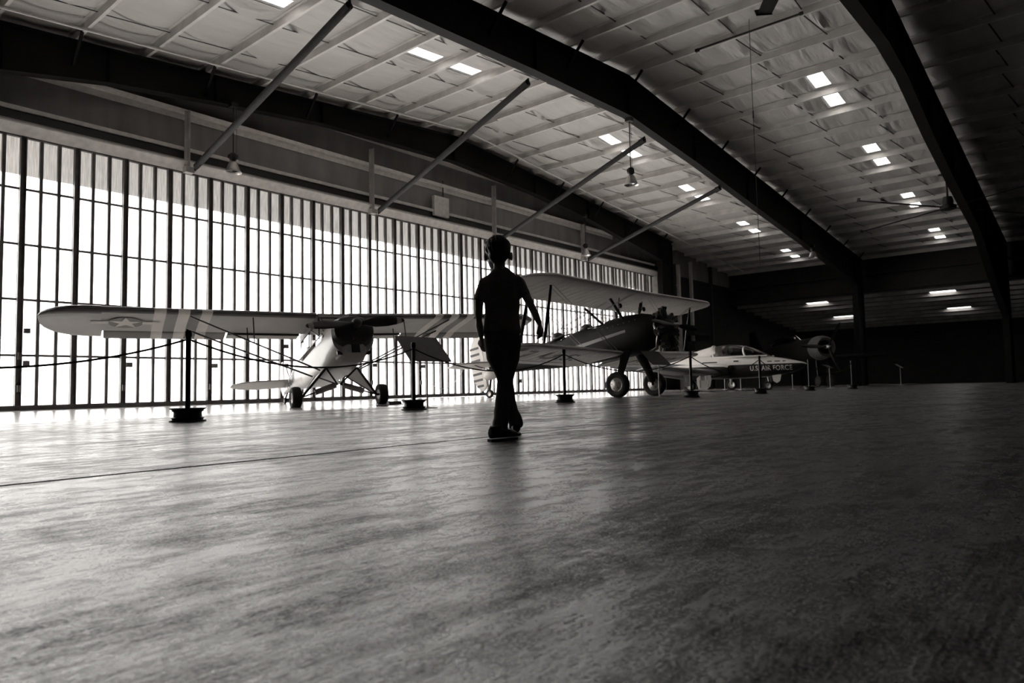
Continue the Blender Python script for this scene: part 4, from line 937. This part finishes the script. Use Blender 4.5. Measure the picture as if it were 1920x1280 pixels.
# ------------------------------------------------------------------ the boy, seen from behind, walking away
def person():
    root = empty('person', (3.262, 2.816, 0), (0, 0, -R(49))); 
    tag(root, 'boy seen from behind, walking away in T-shirt, long trousers and trainers', 'person')
    # x right, y forward (away), z up
    # body: head, neck, torso core, arms, hands, legs as one surface
    b = B(); hd = V((-.014, .02, 1.145)); tiltz = Matrix.Rotation(R(14), 3, 'Z')
    b.ball(hd+V((0, -.012, .022)), (.0735, .092, .088), 14, rot=tiltz)
    b.ball(hd+tiltz @ V((0, .045, -.035)), (.055, .055, .068), 12, rot=tiltz)        # face / jaw
    b.ball(hd+tiltz @ V((0, .085, -.085)), (.022, .018, .016), 8)       # chin
    b.ball(hd+tiltz @ V((0, .104, -.018)), (.010, .014, .020), 8)      # nose
    b.ball(hd+tiltz @ V((.035, .075, -.03)), (.02, .02, .02), 8); b.ball(hd+tiltz @ V((-.035, .075, -.03)), (.02, .02, .02), 8)
    for s in (-1, 1):                                                    # ears
        e = Matrix.Rotation(R(-s*28), 3, 'Z'); c = hd+V((s*.083, .0, -.016)); b.ball(c, (.007, .017, .029), 10, rot=e); b.ball(c+V((s*-.008, .006, -.004)), (.014, .012, .02), 8)
    b.tube([(-.01, .0, 1.13), (-.008, -.008, 1.06), (0, -.008, .99)], [.038, .037, .055], 16)
    b.tube([(0, -.01, 1.0), (0, -.012, .94), (0, -.008, .8), (0, 0, .66), (0, 0, .58)], [.07, .095, .095, .09, .085], 20, asp=.62, up=V((0, 1, 0)))
    # arms: shoulder-elbow-wrist
    aL = [(-.085, -.01, .975), (-.118, -.015, .93), (-.137, -.012, .85), (-.143, -.012, .765), (-.139, .0, .70), (-.130, .018, .63)]
    aR = [(.085, -.01, .985), (.118, -.012, .955), (.148, -.02, .885), (.185, -.03, .805), (.21, -.03, .75), (.232, -.02, .70)]
    ra = [.034, .034, .029, .024, .0235, .0165]
    b.tube(aL, ra, 14); b.tube(aR, ra, 14)
    def hand(wr, d, side, curl):
        wr = V(wr); d = V(d).normalized(); n_ = V(side).normalized(); k_ = d.cross(n_).normalized()   # n_: palm normal, k_: across knuckles
        c = wr+d*.03; b.tube([wr-d*.008, wr+d*.012, wr+d*.035, wr+d*.055], [.0155, .018, .022, .020], 12, asp=.58, up=n_)
        for i, (o, L) in enumerate(((-.0165, .043), (-.0055, .049), (.0055, .046), (.016, .037))):
            p = wr+d*.052+k_*o; pts = [p-d*.012]; dd = d.copy()
            for j, f in enumerate((.45, .32, .23)):
                dd = (dd*math.cos(R(curl*(1+.5*j)))+n_*math.sin(R(curl*(1+.5*j)))).normalized(); p = p+dd*L*f; pts.append(p)
            b.tube(pts, [.0068, .0066, .006, .0048], 8)
        t = wr+d*.016-k_*.017; b.tube([t, t+d*.018-k_*.012, t+d*.034-k_*.012+n_*.01, t+d*.043-k_*.006+n_*.016], [.0085, .0078, .007, .0052], 8)
    hand((-.128, .02, .622), (.10, .08, -1), (.6, .75, .1), 20)
    hand((.234, -.02, .694), (.12, .05, -1), (-.75, .6, 0), 24)
    hips = {-1: [(-.048, 0, .62), (-.04, .0, .5), (.0, .015, .36), (-.008, -.06, .2), (-.022, -.13, .07)], 1: [(.05, 0, .62), (.041, .04, .5), (.022, .10, .36), (.036, .19, .2), (.085, .32, .07)]}
    for s in (-1, 1): b.tube(hips[s], [.066, .055, .035, .032, .03], 14)
    body = b.build('body', 'skin', root); bake(body, [('REMESH', dict(mode='VOXEL', voxel_size=.0042)), ('CORRECTIVE_SMOOTH', dict(factor=.5, iterations=4, use_only_smooth=True))])
    # eyes and mouth
    for s in (-1, 1):
        q = B(); q.ball(hd+tiltz @ V((s*.028, .091, -.002)), (.011, .006, .007), 8); q.build('eye', 'white', body, smooth=80)
    q = B(); q.ball(hd+tiltz @ V((0, .098, -.055)), (.018, .005, .0045), 8); q.build('mouth', 'sole', body, smooth=80)
    # hair
    h = B(); h.ball(hd+V((0, -.018, .026)), (.0775, .094, .0875), 18, rot=tiltz)
    h.ball(hd+V((0, -.055, -.02)), (.06, .045, .055), 12); h.ball(hd+tiltz @ V((-.02, .05, .07)), (.055, .05, .035), 12)
    random.seed(3)
    for k in range(70):
        a = random.uniform(-math.pi, 0)*1.05; e = random.uniform(-.35, 1.3); d_ = V((math.cos(a)*math.cos(e), math.sin(a)*math.cos(e), math.sin(e)))
        p = hd+V((0, -.018, .026))+V((d_.x*.0765, d_.y*.093, d_.z*.087)); t_ = V((-.2*d_.x, 0, -1))-d_*d_.dot(V((-.2*d_.x, 0, -1))); t_ = t_.normalized() if t_.length > .01 else V((1, 0, 0))
        h.tube([p-t_*.012, p+d_*.0015+t_*.01, p+t_*.028-d_*.002], [.004, .0055, .002], 6)
    hr = h.build('hair', 'hair', root); bake(hr, [('REMESH', dict(mode='VOXEL', voxel_size=.0035)), ('CORRECTIVE_SMOOTH', dict(factor=.5, iterations=2, use_only_smooth=True))])
    # T-shirt
    t = B()
    t.tube([(-.004, -.008, 1.052), (-.002, -.01, 1.034), (-.001, -.011, 1.015), (0, -.012, .992), (.0, -.012, .962), (.002, -.012, .92), (.004, -.008, .85), (.004, -.004, .78), (.0, .0, .70), (.001, .0, .655), (.001, 0, .64)], [.043, .060, .082, .100, .114, .118, .110, .107, .112, .119, .118], 28, asp=.66, up=V((0, 1, 0)))
    t.tube([(-.06, -.01, .972), (-.098, -.014, .952), (-.122, -.014, .905), (-.137, -.014, .848)], [.044, .042, .038, .037], 18)
    t.tube([(.06, -.01, .974), (.1, -.014, .958), (.128, -.018, .915), (.147, -.022, .872)], [.044, .042, .038, .037], 18)
    sh = t.build('t_shirt', 'shirt', root); bake(sh, [('REMESH', dict(mode='VOXEL', voxel_size=.006)), ('CORRECTIVE_SMOOTH', dict(factor=.5, iterations=5, use_only_smooth=True))])
    for v in sh.data.vertices:
        n1 = noise.noise(V((v.co.x*9, v.co.y*9, v.co.z*14+v.co.x*10))); v.co += v.normal*.0045*n1
    # trousers
    p_ = B(); p_.tube([(0, 0, .70), (0, 0, .65), (0, 0, .6), (.0, .0, .54)], [.100, .112, .113, .10], 24, asp=.72, up=V((0, 1, 0)))
    p_.tube([(-.044, 0, .62), (-.032, .005, .5), (.008, .01, .36), (-.006, -.05, .22), (-.022, -.125, .085), (-.024, -.135, .055)], [.074, .068, .045, .046, .047, .048], 18)
    p_.tube([(.05, 0, .62), (.041, .04, .5), (.022, .10, .36), (.036, .19, .2), (.078, .31, .085), (.082, .325, .055)], [.070, .066, .045, .046, .047, .048], 18)
    tr = p_.build('trousers', 'pants', root); bake(tr, [('REMESH', dict(mode='VOXEL', voxel_size=.0055)), ('CORRECTIVE_SMOOTH', dict(factor=.5, iterations=4, use_only_smooth=True))])
    for v in tr.data.vertices:
        k_ = 1 if v.co.z < .25 else .5; v.co += v.normal*.006*k_*noise.noise(V((v.co.x*8, v.co.y*8, v.co.z*22)))
    # trainers
    def shoe(heel, ang, pitch):
        rz = Matrix.Translation(V(heel)) @ Matrix.Rotation(ang, 4, 'Z') @ Matrix.Rotation(pitch, 4, 'X')
        q = B(); L = [(-.01, .022, .035, .05), (.01, .03, .036, .062), (.05, .031, .034, .066), (.09, .034, .03, .05), (.13, .039, .026, .038), (.17, .036, .024, .03), (.193, .022, .022, .022)]
        q.loft([[rz @ V((w_*math.cos(2*math.pi*k/16), y, .016+max(0, (zt+.012)*(.5+.5*math.sin(2*math.pi*k/16))))) for k in range(16)] for y, w_, z0, zt in L])
        q.tube([rz @ V((0, .035, .05)), rz @ V((0, .03, .09))], [.034, .036], 14)
        o = q.build('shoe', 'shoe', root); bake(o, [('REMESH', dict(mode='VOXEL', voxel_size=.004)), ('CORRECTIVE_SMOOTH', dict(factor=.5, iterations=3, use_only_smooth=True))])
        q = B(); q.loft([[rz @ V((sx*(w_+.0015), y, z)) for sx, z in ((-1, .0), (1, .0), (1, .014), (-1, .014))] for y, w_, _, _ in [(-.016, .018, 0, 0)]+L+[(.2, .012, 0, 0)]]); q.build('sole', 'sole', o, bevel=.003)
        q = B()
        for yy in (.075, .095, .115): q.tube([rz @ V((-.022, yy, .07-(yy-.075)*.35)), rz @ V((0, yy+.004, .078-(yy-.075)*.4)), rz @ V((.022, yy, .07-(yy-.075)*.35))], .003, 6)
        q.build('laces', 'sole', o)
    shoe((-.075, -.19, 0), R(-48), 0)
    shoe((.082, .27, 0), R(6), 0)
person()
